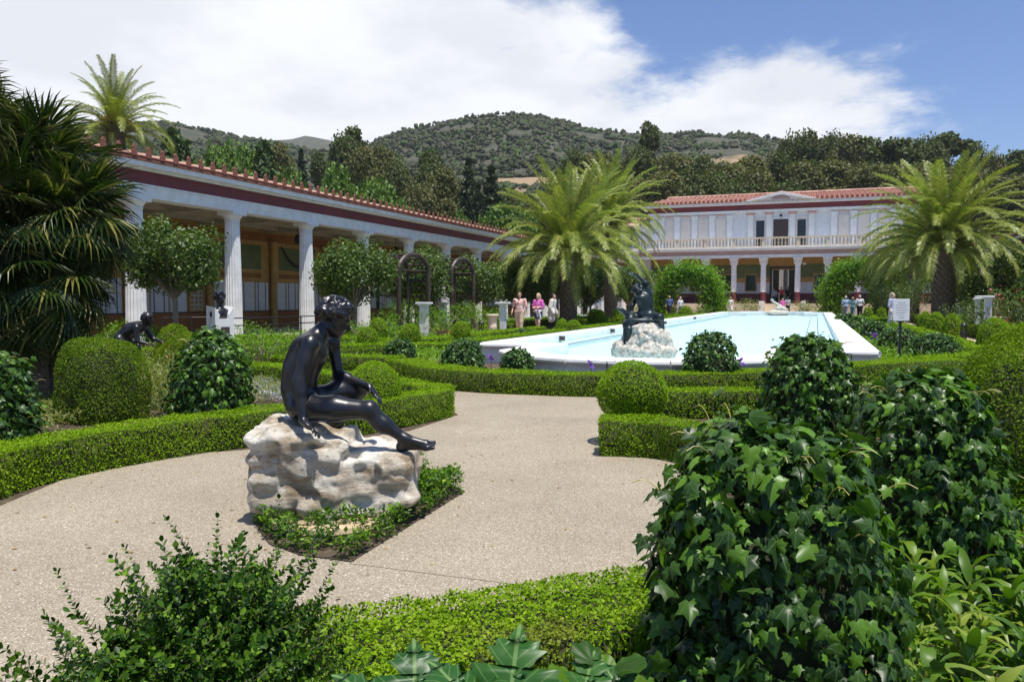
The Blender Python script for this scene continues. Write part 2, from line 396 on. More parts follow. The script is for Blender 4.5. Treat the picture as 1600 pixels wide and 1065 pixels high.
# ------------------------------------------------------------------ implicit surfaces (figures, rocks)
def rotm(f, u):
    f = Vector(f).normalized(); s_ = f.cross(Vector(u)).normalized(); u2 = s_.cross(f)
    return np.array([list(f), list(s_), list(u2)])       # rows: forward, side, up
def cap(p, q, r1, r2=None, k=.03): return ('c', np.array(p, float), np.array(q, float), r1, r2 if r2 is not None else r1, k)
def ell(c, r, m=None, k=.03): return ('e', np.array(c, float), np.array(r, float), np.eye(3) if m is None else m, k)
def bxp(c, r, m=None, rd=.02, k=.03): return ('b', np.array(c, float), np.array(r, float), np.eye(3) if m is None else m, k, rd)
def sdf_mesh(name, prims, vox, mats, disp=None, inflate=0, pad=.06, blur=0):
    lo = np.full(3, 1e9); hi = -lo
    bb = []
    for p in prims:
        if p[0] == 'c':
            r = max(p[3], p[4]); a = np.minimum(p[1], p[2]) - r; b = np.maximum(p[1], p[2]) + r
        else:
            r = np.abs(p[3].T) @ p[2]; a = p[1] - r; b = p[1] + r
            if p[0] == 'b': a -= p[5]; b += p[5]
        bb.append((a, b)); lo = np.minimum(lo, a); hi = np.maximum(hi, b)
    lo = lo - pad - inflate; hi = hi + pad + inflate
    n = np.ceil((hi - lo) / vox).astype(int) + 1
    Dg = np.full(n, 1.0, dtype=np.float32)
    ax = [lo[i] + np.arange(n[i]) * vox for i in range(3)]
    for p, (a, b) in zip(prims, bb):
        k = p[5] if p[0] == 'c' else p[4]
        m = k + 3*vox + inflate
        i0 = np.maximum(np.floor((a - m - lo) / vox).astype(int), 0); i1 = np.minimum(np.ceil((b + m - lo) / vox).astype(int) + 1, n)
        g = np.stack(np.meshgrid(ax[0][i0[0]:i1[0]], ax[1][i0[1]:i1[1]], ax[2][i0[2]:i1[2]], indexing='ij'), -1)
        if p[0] == 'c':
            ab = p[2] - p[1]; L = max(ab @ ab, 1e-9)
            t = np.clip(((g - p[1]) @ ab) / L, 0, 1)
            d = np.linalg.norm(g - p[1] - t[..., None] * ab, axis=-1) - (p[3] + (p[4] - p[3]) * t)
        elif p[0] == 'e':
            q = (g - p[1]) @ p[3].T
            k0 = np.linalg.norm(q / p[2], axis=-1); k1 = np.linalg.norm(q / p[2]**2, axis=-1) + 1e-9
            d = k0 * (k0 - 1) / k1
        else:
            q = np.abs((g - p[1]) @ p[3].T) - p[2]
            d = np.linalg.norm(np.maximum(q, 0), axis=-1) + np.minimum(q.max(-1), 0) - p[5]
        sl_ = (slice(i0[0], i1[0]), slice(i0[1], i1[1]), slice(i0[2], i1[2]))
        o = Dg[sl_]; h = np.maximum(k - np.abs(o - d), 0) / k
        Dg[sl_] = np.minimum(o, d) - h*h*k*.25
    for _ in range(blur):
        for ax_i in range(3): Dg = (np.roll(Dg, 1, ax_i) + 2*Dg + np.roll(Dg, -1, ax_i)) * .25
    if disp is not None:
        g = np.stack(np.meshgrid(*ax, indexing='ij'), -1); near = np.abs(Dg) < .2
        Dg[near] += disp(g[near]).astype(np.float32)
    Dg -= inflate
    S = Dg < 0
    c = np.zeros(np.array(S.shape) - 1, dtype=np.int8)
    for dx in (0,1):
        for dy in (0,1):
            for dz in (0,1): c += S[dx:S.shape[0]-1+dx, dy:S.shape[1]-1+dy, dz:S.shape[2]-1+dz]
    cells = np.argwhere((c > 0) & (c < 8)); idx = np.full(c.shape, -1, dtype=np.int64); idx[tuple(cells.T)] = np.arange(len(cells))
    acc = np.zeros((len(cells), 3)); cnt = np.zeros(len(cells))
    cor = [(x, y, z) for x in (0,1) for y in (0,1) for z in (0,1)]
    for a in range(8):
        for b in range(a+1, 8):
            df = np.array(cor[b]) - np.array(cor[a])
            if np.abs(df).sum() != 1: continue
            pa = cells + cor[a]; pb = cells + cor[b]
            va = Dg[tuple(pa.T)]; vb = Dg[tuple(pb.T)]; mm = (va < 0) != (vb < 0)
            t = (va / (va - vb + 1e-12))[mm]
            acc[mm] += pa[mm] + t[:, None] * df; cnt[mm] += 1
    V = lo + acc / cnt[:, None] * vox
    Q = []
    for axn in range(3):
        sA = [slice(None)]*3; sB = [slice(None)]*3; sA[axn] = slice(0, -1); sB[axn] = slice(1, None)
        e = np.argwhere(S[tuple(sA)] != S[tuple(sB)])
        u, v = [(1,2),(2,0),(0,1)][axn]
        e = e[(e[:,u] > 0) & (e[:,v] > 0) & (e[:,u] < c.shape[u]) & (e[:,v] < c.shape[v])]
        ins = S[tuple(e.T)]
        def at_(du, dv):
            q = e.copy(); q[:,u] -= du; q[:,v] -= dv; return idx[tuple(q.T)]
        q = np.stack([at_(1,1), at_(0,1), at_(0,0), at_(1,0)], -1)
        q[~ins] = q[~ins][:, ::-1]; Q.append(q)
    return npmesh(name, V, np.concatenate(Q), mats, True)

# ------------------------------------------------------------------ foliage
def unit(a): return a / (np.linalg.norm(a, axis=-1, keepdims=True) + 1e-9)
T_RH = (np.array([(0,0,0),(.34,.5,.10),(0,1,0),(-.34,.5,.10)]), np.array([(0,1,2),(0,2,3)]))
T_LONG = (np.array([(0,0,0),(.16,.4,.05),(0,1,-.05),(-.16,.4,.05)]), np.array([(0,1,2),(0,2,3)]))
def ivy_template():
    out = [(0,.03),(.15,-.10),(.38,-.04),(.36,.14),(.34,.24),(.54,.46),(.34,.50),(.22,.58),(.10,.82),(.0,1.0)]
    P = out + [(-x, y) for x, y in out[-2:0:-1]]
    V = [(0, .32, .07)] + [(x, y, -.30*abs(x)**1.3 - .22*max(y-.4, 0)**1.2) for x, y in P]; n = len(P)
    return np.array(V), np.array([(0, i+1, (i+1) % n + 1) for i in range(n)])
T_IVY = ivy_template()
T_IVYS = (np.array([(0,.3,.06),(0,0,0),(.42,.05,-.1),(.3,.5,-.08),(0,1,-.12),(-.3,.5,-.08),(-.42,.05,-.1)]), np.array([(0,1,2),(0,2,3),(0,3,4),(0,4,5),(0,5,6),(0,6,1)]))
def frames(N, tip=None, jit=.5):
    n = len(N); N = unit(unit(N) + RNG.normal(0, jit, (n, 3)))
    Tt = RNG.normal(0, 1, (n, 3)) if tip is None else np.asarray(tip) + RNG.normal(0, .45, (n, 3))
    Y = unit(Tt - (Tt * N).sum(-1, keepdims=True) * N); X = np.cross(Y, N); return X, Y, N
def bake(P, X, Y, N, S, T):
    tv, tf = T; n = len(P)
    S = np.broadcast_to(np.asarray(S, float), (n,))
    V = P[:, None, :] + S[:, None, None] * (tv[None, :, 0:1] * X[:, None, :] + tv[None, :, 1:2] * Y[:, None, :] + tv[None, :, 2:3] * N[:, None, :])
    Fc = tf[None] + (np.arange(n) * len(tv))[:, None, None]
    return V.reshape(-1, 3), Fc.reshape(-1, 3), np.tile(tv[:, :2], (n, 1))
def leaf_mesh(name, P, N, size, m, T=T_RH, tip=None, jit=.5, core=None, core_mat=None):
    P = np.asarray(P, float); X, Y, N2 = frames(np.asarray(N, float), tip, jit)
    S = size * (.65 + .7 * RNG.random(len(P)))
    V, Fc, uv = bake(P, X, Y, N2, S, T)
    mats = [m]; mi = np.zeros(len(Fc), int)
    if core is not None:
        cv, cf = core; Fc = np.concatenate([Fc, cf + len(V)]); V = np.concatenate([V, cv]); uv = np.concatenate([uv, np.zeros((len(cv), 2))])
        mats.append(core_mat or M_twig); mi = np.concatenate([mi, np.ones(len(cf), int)])
    return npmesh(name, V, Fc, mats, False, mi, uv)
def tri_mb(mb):
    Fc = []
    for f in mb.F:
        for i in range(1, len(f) - 1): Fc.append((f[0], f[i], f[i+1]))
    return np.array(mb.V), np.array(Fc)
def smooth_line(pts, n=10):
    pts = [Vector(p) for p in pts]
    if len(pts) < 3: return [pts[0].lerp(pts[-1], i / n) for i in range(n + 1)]
    out = []
    for i in range(len(pts) - 1):
        p0, p1, p2, p3 = pts[max(i-1,0)], pts[i], pts[i+1], pts[min(i+2,len(pts)-1)]
        for k in range(n):
            t = k / n; out.append(.5*((2*p1) + (p2-p0)*t + (2*p0-5*p1+4*p2-p3)*t*t + (-p0+3*p1-3*p2+p3)*t**3))
    out.append(pts[-1]); return out
NLEAF = [0]
def hedge(line, w, h, leaf, m, label, group='clipped box hedges', name='box_hedge', curve=True, dens=2.6, z0=0.0, closed=False):
    L = smooth_line([(p[0], p[1], 0) for p in line]) if curve else [Vector((p[0], p[1], 0)) for p in line]
    A = np.array([(p.x, p.y) for p in L]); seg = A[1:] - A[:-1]; sl = np.linalg.norm(seg, axis=1); tot = sl.sum()
    # mitred sides
    nr = []
    for i in range(len(A)):
        a = seg[max(i-1, 0)] / (sl[max(i-1, 0)] + 1e-9); b = seg[min(i, len(seg)-1)] / (sl[min(i, len(seg)-1)] + 1e-9)
        t = a + b; t = t / (np.linalg.norm(t) + 1e-9); q = np.array((-t[1], t[0])); c = max(.5, q @ np.array((-b[1], b[0]))); nr.append(q / c)
    nr = np.array(nr)
    mb = MB(M_twig); ins = max(.6, 1 - .10/w)
    V = []
    for i in range(len(A)):
        e = 0
        l_ = A[i] + nr[i]*w/2*ins; r_ = A[i] - nr[i]*w/2*ins
        V += [(l_[0], l_[1], z0), (l_[0], l_[1], z0 + h*.86), (r_[0], r_[1], z0 + h*.86), (r_[0], r_[1], z0)]
    Fc = [(0,1,2,3), tuple(4*(len(A)-1)+j for j in (3,2,1,0))]
    for i in range(len(A)-1):
        for j in range(3): Fc.append((4*i+j, 4*i+4+j, 4*i+5+j, 4*i+1+j))
    mb.add(V, Fc)
    area = tot * (w + 2*h) + 2*w*h; n = int(area * dens / leaf**2 * .95); NLEAF[0] += n
    u = RNG.random(n) * (tot + w*.7) - w*.35
    per = RNG.random(n) * (w + 2*h)
    cum = np.concatenate([[0], np.cumsum(sl)])
    uc = np.clip(u, 0, tot - 1e-6); si = np.clip(np.searchsorted(cum, uc, side='right') - 1, 0, len(sl)-1); f = (uc - cum[si]) / (sl[si] + 1e-9)
    C2 = A[si] + seg[si] * f[:, None]; Q = nr[si] * (1-f)[:, None] + nr[si+1] * f[:, None]; Td = seg[si] / (sl[si][:, None] + 1e-9)
    top = per < w; side = np.where(per < w + h, 1.0, -1.0)
    off = np.where(top, per - w/2, side * w/2)
    zz_ = np.where(top, h, np.where(side > 0, per - w, per - w - h))
    # ends
    end = (u < 0) | (u > tot); es = np.where(u < 0, -1.0, 1.0)
    off = np.where(end, (RNG.random(n) - .5) * w, off); zz_ = np.where(end, RNG.random(n) * h, zz_); 
    P = np.stack([C2[:,0] + Q[:,0]*off, C2[:,1] + Q[:,1]*off, zz_ + z0], -1)
    Nn = np.stack([np.where(top, 0, Q[:,0]*side), np.where(top, 0, Q[:,1]*side), np.where(top, 1.0, .15)], -1)
    Nn[end] = np.stack([Td[end,0]*es[end], Td[end,1]*es[end], np.full(end.sum(), .15)], -1)
    # gentle unevenness of the clipping, stray shoots, rounding at the arris
    und = (fbm(P, 2.2, 2) - .5) * .05 + (fbm(P, 9, 2) - .5) * .035
    P += Nn * (und + np.abs(RNG.normal(0, leaf*.45, n)) - leaf*1.0)[:, None]
    stray = RNG.random(n) < .012; P[stray] += Nn[stray] * leaf * 1.6
    Nn += np.array((0, 0, .25))
    o = obj(name, leaf_mesh('hedge_leaves', P, Nn, leaf, m, jit=.62, core=tri_mb(mb)))
    return tag(o, label, 'hedge', group)
def dome_points(n, rx, ry, h, p=2.6):
    """points and normals on a dome standing on the ground: a drum with a domed top"""
    d = unit(RNG.normal(0, 1, (n, 3))); d[:, 2] = np.abs(d[:, 2])*.96 + .0
    q = np.abs(d) ** p; s = 1 / (q[:,0] + q[:,1] + q[:,2]) ** (1/p)
    P = d * s[:, None] * np.array((rx, ry, h))
    N = np.sign(d) * np.abs(d * s[:, None]) ** (p - 1) / np.array((rx, ry, h)); return P, unit(N)
def topiary(c, r, h, leaf, m, label, group, name='box_topiary', cat='topiary', p=2.3, ball=False, dens=2.6, z0=0., ry=None):
    area = 2*math.pi*r*h + math.pi*r*r*1.3; n = int(area * dens / leaf**2); NLEAF[0] += n
    if ball:
        d = unit(RNG.normal(0, 1, (n, 3))); P = d * np.array((r, r, h/2)) + np.array((0, 0, h/2)); N = d
    else: P, N = dome_points(n, r, ry or r, h, p)
    P = P + N * ((fbm(P + c[0], 2.5, 2) - .5)*.10 * r/.4 + np.abs(RNG.normal(0, leaf*.4, n)) - leaf*.9)[:, None]
    P[:, 2] = np.maximum(P[:, 2], .005)
    mb = MB(M_twig)
    prof = [(r*.84, 0)] + [(r*.86*(1-(k/8)**p)**(1/p) + .002, h*.86*k/8) for k in range(9)] if not ball else [(max(.002, r*.84*math.sin(math.pi*k/8)), h/2 - h/2*.84*math.cos(math.pi*k/8)) for k in range(9)]
    mb.lathe(prof, 16)
    o = obj(name, leaf_mesh('topiary_leaves', P, N + np.array((0,0,.25)), leaf, m, jit=.6, core=tri_mb(mb)), None, (c[0], c[1], z0))
    return tag(o, label, cat, group)
def flat(name, polys, z, m, kind='structure', parent=None):
    V = []; Fc = []
    for p in polys: b = len(V); V += [(q[0], q[1], z) for q in p]; Fc.append(list(range(b, b+len(p))))
    me = bpy.data.meshes.new(name); me.from_pydata(V, [], Fc); me.materials.append(m); me.update()
    bm = bmesh.new(); bm.from_mesh(me); bmesh.ops.triangulate(bm, faces=bm.faces[:]); 
    for f in bm.faces:
        if f.normal.z < 0: f.normal_flip()
    bm.to_mesh(me); bm.free()
    return tag(obj(name, me, parent), kind=kind)
# ================================================================== SETTING
def big_ground():
    n = 64; V = []; Fc = []
    flat('ground', [[(-3000,-600),(3000,-600),(3000,3000),(-3000,3000)]], -.012, M_soil)
big_ground()
def cw(l, d): return (-math.sin(YAW)*d + math.cos(YAW)*l, math.cos(YAW)*d + math.sin(YAW)*l)
def g2(*pts): return [tuple(G(px, py)[:2]) for px, py in pts]
PLAZA = [(-9, 3.2)] + g2((0,790),(100,748),(200,722),(300,708),(390,702),(520,690),(640,673),(716,648),(645,606),(300,600),(300,585),(627,583),(700,603),(800,612),(930,617),(1010,612),(942,650),(945,700),(1040,714)) \
    + [cw(*q) for q in ((1.5,7.0),(1.55,5.8),(1.35,4.6),(.95,3.7),(.45,3.15),(-.15,2.8),(-.8,2.62),(-1.5,2.5),(-2.0,1.7),(-3.5,.6),(-6,0),(-9,1))]
flat('plaza_path', [PLAZA], 0.0, M_path)
flat('path', [[(XC+7.3,19),(XC+8.5,19),(XC+8.5,76),(XC+7.3,76)]], 0.0, M_pathp)
flat('path', [[(XC-9.9,19),(XC-8.4,19),(XC-8.4,76),(XC-9.9,76)]], 0.0, M_pathp)
flat('forecourt_path', [[(-22,72),(16,72),(16,83),(-22,83)]], .004, M_pathp)
flat('path', [[(-18,9),(-16.6,9),(-16.6,82),(-18,82)]], 0.0, M_pathp)
BED = g2((727,768),(549,878),(470,868),(420,850),(395,815),(410,775),(560,720),(660,735))
flat('island_bed', [BED], .006, M_soil)

# hills: one continuous slope rising behind the villa, its skyline read at real distances
RIDGE = [(-900,236),(-300,225),(0,215),(150,200),(270,196),(320,207),(370,217),(420,224),(470,236),(540,240),(600,222),(640,209),(700,197),(750,187),(800,182),(850,187),(900,199),(950,210),(1000,213),(1080,212),(1150,211),(1200,219),(1260,238),(1350,256),(1450,262),(1600,262),(2000,270),(2600,300)]
def ridge_elev(u):
    xs = [(p[0]-800)/F for p in RIDGE]; ys = [(HZ-p[1])/F for p in RIDGE]; return np.interp(u, xs, ys)
RB, RR = 104.0, 560.0
def terr(u, d):
    """height of the slope at lateral ratio u and depth d"""
    e = ridge_elev(u); top = e * RR
    t = np.clip((d - RB) / (RR - RB), 0, None)
    up = np.minimum(t, 1) ** 1.12
    return top * up - np.maximum(t - 1, 0) * 90
fw2 = Vector((-math.sin(YAW), math.cos(YAW))); rt2 = Vector((math.cos(YAW), math.sin(YAW)))
def hills():
    us = np.linspace(-1.6, 1.6, 420); ds = np.concatenate([np.linspace(RB, RR, 150), np.linspace(RR+8, 760, 14)])
    U, Dd = np.meshgrid(us, ds, indexing='ij')
    X = Dd*(fw2.x + rt2.x*U); Y = Dd*(fw2.y + rt2.y*U); Z = terr(U, Dd) + EYE * np.clip((Dd-RB)/200, 0, 1)
    P = np.stack([X, Y, np.zeros_like(X)], -1)
    k = np.clip((Dd - RB) / 120, 0, 1)
    Z = Z + k * ((fbm(P, 1/90, 3) - .5) * 26 * np.clip((RR-Dd)/200, .12, 1) + (fbm(P, 1/16, 4) - .5) * 5.0) 
    V = np.stack([X, Y, Z - .02], -1).reshape(-1, 3); a, b = U.shape
    i = np.arange(a-1)[:, None]*b + np.arange(b-1)[None]; i = i.ravel()
    me = npmesh('hill', V, np.stack([i, i+b, i+b+1, i+1], -1), M_hill, True)
    tag(obj('hill', me), kind='structure')
    return Z, us, ds
HZG, HU, HD = hills()
def hill_z(u, d):
    i = int(np.clip(np.searchsorted(HU, u), 1, len(HU)-1)); j = int(np.clip(np.searchsorted(HD, d), 1, len(HD)-1))
    return float(HZG[i, j]) if d > RB else 0.0
def far_hill():   # the bluish ridge seen through the saddle
    us = np.linspace(-1.0, .3, 160); prof = np.interp(us, [(p-800)/F for p in (-500,200,420,450,480,520,560,620,900)], [(HZ-y)/F for y in (240,225,221,218,215,222,228,232,250)])
    V = []; rows = 8
    for i, u in enumerate(us):
        for j in range(rows):
            t = j/(rows-1); d = 1000 + 400*t; z = prof[i]*1400*min(1, t*1.02)**.8 * (1 if j < rows-1 else 1) + EYE
            z += float((vnoise(np.array([u*40, t*5, 0.]), 1.0) - .5)) * 9 * t
            V.append((d*(fw2.x+rt2.x*u), d*(fw2.y+rt2.y*u), z))
    q = [];
    for i in range(len(us)-1):
        for j in range(rows-1): q.append((i*rows+j, (i+1)*rows+j, (i+1)*rows+j+1, i*rows+j+1))
    tag(obj('far_hill', npmesh('far_hill', V, np.array(q), M_hill, True)), kind='structure')
far_hill()
def chaparral():
    n = 42000; u = RNG.random(n)*1.75 - .82; d = RB + 40 + (RR - RB - 20) * RNG.random(n)**.8
    X = d*(fw2.x+rt2.x*u); Y = d*(fw2.y+rt2.y*u)
    ii = np.clip(np.searchsorted(HU, u), 1, len(HU)-1); jj = np.clip(np.searchsorted(HD, d), 1, len(HD)-1)
    Z = HZG[ii, jj]; P = np.stack([X, Y, Z], -1)
    keep = fbm(P*np.array((1,1,0)), 1/22, 3) > .40; 
    for (px_, d_, r_) in DRY: q = D(px_, 300, d_); keep &= np.hypot(P[:,0]-q.x, P[:,1]-q.y) > r_*.9
    P = P[keep]; n = len(P)
    sz = (.7 + 1.5*RNG.random(n)**2.5)
    ico = MB(M_brush); ico.lathe([(.75,-.3),(1.0,.25),(.75,.75),(.25,1.0)], 6); tv, tf = tri_mb(ico)
    a = RNG.random(n)*6.28; X_ = np.stack([np.cos(a), np.sin(a), 0*a], -1); Y_ = np.stack([-np.sin(a), np.cos(a), 0*a], -1); N_ = np.tile((0,0,1.), (n,1))
    V = P[:,None,:] + sz[:,None,None]*(tv[None,:,0:1]*X_[:,None]+tv[None,:,1:2]*Y_[:,None]*.8+tv[None,:,2:3]*N_[:,None]*(.6+.5*RNG.random(n))[:,None,None])
    V = V + RNG.normal(0, .24, V.shape)*sz[:,None,None]
    Fc = tf[None] + (np.arange(n)*len(tv))[:,None,None]
    tag(obj('chaparral_shrubs', npmesh('chaparral', V.reshape(-1,3), Fc.reshape(-1,3), M_brush)), 'grey-green chaparral scrub covering the hillside behind the villa', 'scrub', kind='stuff')
chaparral()

# ================================================================== POOL
XL, XR, PY0, PY1, RIM = XC-4.25, XC+4.25, 17.0, 68.5, .45
def pool():
    root = thing('reflecting_pool', (XC, 42, 0), 'long white marble reflecting pool with a bowed end, full of pale turquoise water', 'pool')
    def P(x, y): return (x - XC, y - 42)
    O = []; I = []
    def seg(a, b, ia, ib, n):
        for k in range(n):
            O.append((P(a[0]+(b[0]-a[0])*k/n, a[1]+(b[1]-a[1])*k/n))); I.append((P(ia[0]+(ib[0]-ia[0])*k/n, ia[1]+(ib[1]-ia[1])*k/n)))
    w_ = .6
    def end(y0, s):
        yb = y0 - 2.1*s; yc = y0 - .99*s
        seg((XL, y0), (XC-2.8, y0), (XL+w_, y0+w_*s), (XC-2.2, y0+w_*s), 2)
        seg((XC-2.8, y0), (XC-2.8, yb), (XC-2.2, y0+w_*s), (XC-2.2, yb+.13*s), 2)
        a0 = math.atan2(-(2.1-.99), -2.8); a1 = math.atan2(-(2.1-.99), 2.8); m = 8
        for k in range(m):
            q = a0 + (a1-a0)*k/m; O.append(P(XC+3.01*math.cos(q), yc+3.01*math.sin(q)*s))
            b0 = math.atan2(-.98, -2.2); b1 = math.atan2(-.98, 2.2); q = b0+(b1-b0)*k/m; I.append(P(XC+2.41*math.cos(q), yc+2.41*math.sin(q)*s))
        seg((XC+2.8, yb), (XC+2.8, y0), (XC+2.2, yb+.13*s), (XC+2.2, y0+w_*s), 2)
        seg((XC+2.8, y0), (XR, y0), (XC+2.2, y0+w_*s), (XR-w_, y0+w_*s), 2)
    end(PY0, 1); k0 = len(O)
    seg((XR, PY0), (XR, PY1), (XR-w_, PY0+w_), (XR-w_, PY1-w_), 30)
    O2, I2 = O, I; O, I = [], []
    # far end, mirrored, walked the other way round
    def end_far():
        nonlocal O, I
        O, I = [], []
    O3 = O2[:k0]; I3 = I2[:k0]; mid = (PY0+PY1)/2 - 42
    far_o = [(x, 2*mid - y) for x, y in O3] + [(XR-XC, PY1-42)]; far_i = [(x, 2*mid - y) for x, y in I3] + [(XR-XC-w_, PY1-w_-42)]
    far_o.reverse(); far_i.reverse()
    O = O2 + far_o; I = I2 + far_i
    for k in range(30):
        t = k/30
        if k: O.append((XL-XC, PY1-42+(PY0-PY1)*t)); I.append((XL-XC+w_, (PY1-w_-42)+((PY0+w_)-(PY1-w_))*t))
    n = len(O)
    for k in range(n):
        a, b, c, d = Vector(O[k]), Vector(O[(k+1)%n]), Vector(I[(k+1)%n]), Vector(I[k])
        if (b-a).length < 1e-4: continue
        g = .004; t = (b-a).normalized()*g; t2 = (c-d).normalized()*g if (c-d).length > 1e-4 else t*0
        a2, b2, c2, d2 = a+t, b-t, c-t2, d+t2; nrm = Vector((t.y, -t.x)).normalized()
        # coping with a rounded nose that overhangs the wall
        mb = MB(M_marble); V = []
        for (o_, z) in ((.0, RIM-.11), (.035, RIM-.10), (.055, RIM-.06), (.045, RIM-.02), (.015, RIM)):
            V += [(*(a2 + nrm*o_), z), (*(b2 + nrm*o_), z)]
        V += [(*c2, RIM), (*d2, RIM), (*c2, RIM-.11), (*d2, RIM-.11)]
        Fc = [(0,1,3,2),(2,3,5,4),(4,5,7,6),(6,7,9,8),(8,9,10,11),(11,10,12,13),(1,0,13,12),(0,2,4,6,8,11,13),(9,7,5,3,1,12,10)]
        mb.add(V, Fc).build('coping_stone', root)
        ins = -nrm*.03; mb = MB(M_marble)
        mb.prism([tuple(a2+ins), tuple(b2+ins), tuple(c2-(c2-b2).normalized()*-.0), tuple(d2)], -.01, RIM-.112); mb.build('wall_stone', root)
    core = flat('basin_floor', [[tuple(p) for p in I]], .10, M_poolfloor, None, root)
    core2 = MB(M_poolfloor); 
    for x in (XL-XC+w_, XR-XC-w_): core2.box(x if x < 0 else x-.45, x+.45 if x < 0 else x, PY0+w_-42, PY1-w_-42, .10, .24)
    core2.build('underwater_step', root)
    ln = MB(M_line); ln.box(XL-XC+w_+.452, XL-XC+w_+.47, PY0+w_-42, PY1-w_-42, .24, .255)
    ln.build('step_edge', root)
    for y in (21.5, 27.5, 38, 48): MB(M_line).box(XL-XC+w_+.002, XL-XC+w_+.12, y-42, y-41.8, .30, .42).build('pool_drain', root)
    for x in (XR-XC-w_-.46, XR-XC-w_-.9): MB(M_line).box(x, x+.02, PY0+1-42, PY1-1-42, .10, .118).build('lane_joint', root)
    mb = [(x+XC, y+42) for x, y in I]
    flat('water', [mb], .335, M_water)
pool()

# ================================================================== COLONNADES
def column_mesh():
    mb = MB(M_white)
    prof = [(.300, .15), (.295, .8), (.282, 2.0), (.262, 3.2), (.245, 4.12)]
    mb.lathe(prof, 80, flute=.085); mb.lathe([(.25, 4.12), (.262, 4.14), (.262, 4.16), (.25, 4.18), (.27, 4.23), (.33, 4.31), (.335, 4.335)], 32)
    mb.box(-.35, .35, -.35, .35, 4.337, 4.46, .008)
    return mb.mesh('column')
ME_COL = column_mesh()
def antefix_mesh():
    mb = MB(M_tiled)
    pts = [(-.085,0),(.085,0),(.09,.10),(.075,.17),(.055,.185),(.06,.24),(.03,.30),(0,.325),(-.03,.30),(-.06,.24),(-.055,.185),(-.075,.17),(-.09,.10)]
    n = len(pts); V = [(.03, y, z) for y, z in pts] + [(-.03, y, z) for y, z in pts]
    mb.add(V, [tuple(range(n)), tuple(range(n, 2*n))[::-1]] + [(i, n+i, n+(i+1)%n, (i+1)%n) for i in range(n)])
    return mb.mesh('antefix')
def cover_mesh(L=.7, r=.115, m=None, r2=.095):
    mb = MB(m or M_tile); n = 8; V = []
    for (x, rr) in ((0, r), (-L, r2)):
        for k in range(n+1):
            q = math.pi*k/n; V.append((x, rr*math.cos(q), rr*math.sin(q)))
    mb.add(V, [(k, k+1, n+2+k, n+1+k) for k in range(n)] + [tuple(range(n+1))[::-1], tuple(range(n+1, 2*n+2))]); return mb.mesh('cover_tile', True)
ME_ANT, ME_COV = antefix_mesh(), cover_mesh()
def pan_mesh():
    mb = MB(M_tiled); mb.box(-.7, .03, -.20, .20, 0, .03); mb.box(-.02, .045, -.165, .165, .032, .07, .006); return mb.mesh('pan_tile')
ME_PAN = pan_mesh()
def lattice_mesh(w_, h_):
    mb = MB(M_ochre, M_wallw)
    for y0, y1, z0, z1 in ((-w_/2, -w_/2+.07, 0, h_), (w_/2-.07, w_/2, 0, h_), (-w_/2+.072, w_/2-.072, 0, .07), (-w_/2+.072, w_/2-.072, h_-.07, h_)): mb.box(-.03, .03, y0, y1, z0, z1)
    mb.m = 1; iw, ih = w_-.16, h_-.16
    rows = int(ih/.19); cols = 3
    for r in range(rows):
        for c in range(cols):
            cy = -iw/2 + iw*(c+.5)/cols; cz = .08 + ih*(r+.5)/rows; a, b = iw/cols/2, ih/rows/2
            ring = []
            for q in range(10): ring.append((.0, cy + a*1.02*math.cos(q*.6283), cz + b*1.02*math.sin(q*.6283)))
            mb.tube(ring + [ring[0]], .016, 4, False)
    return mb.mesh('lattice')
ME_LAT = lattice_mesh(.85, 2.1)
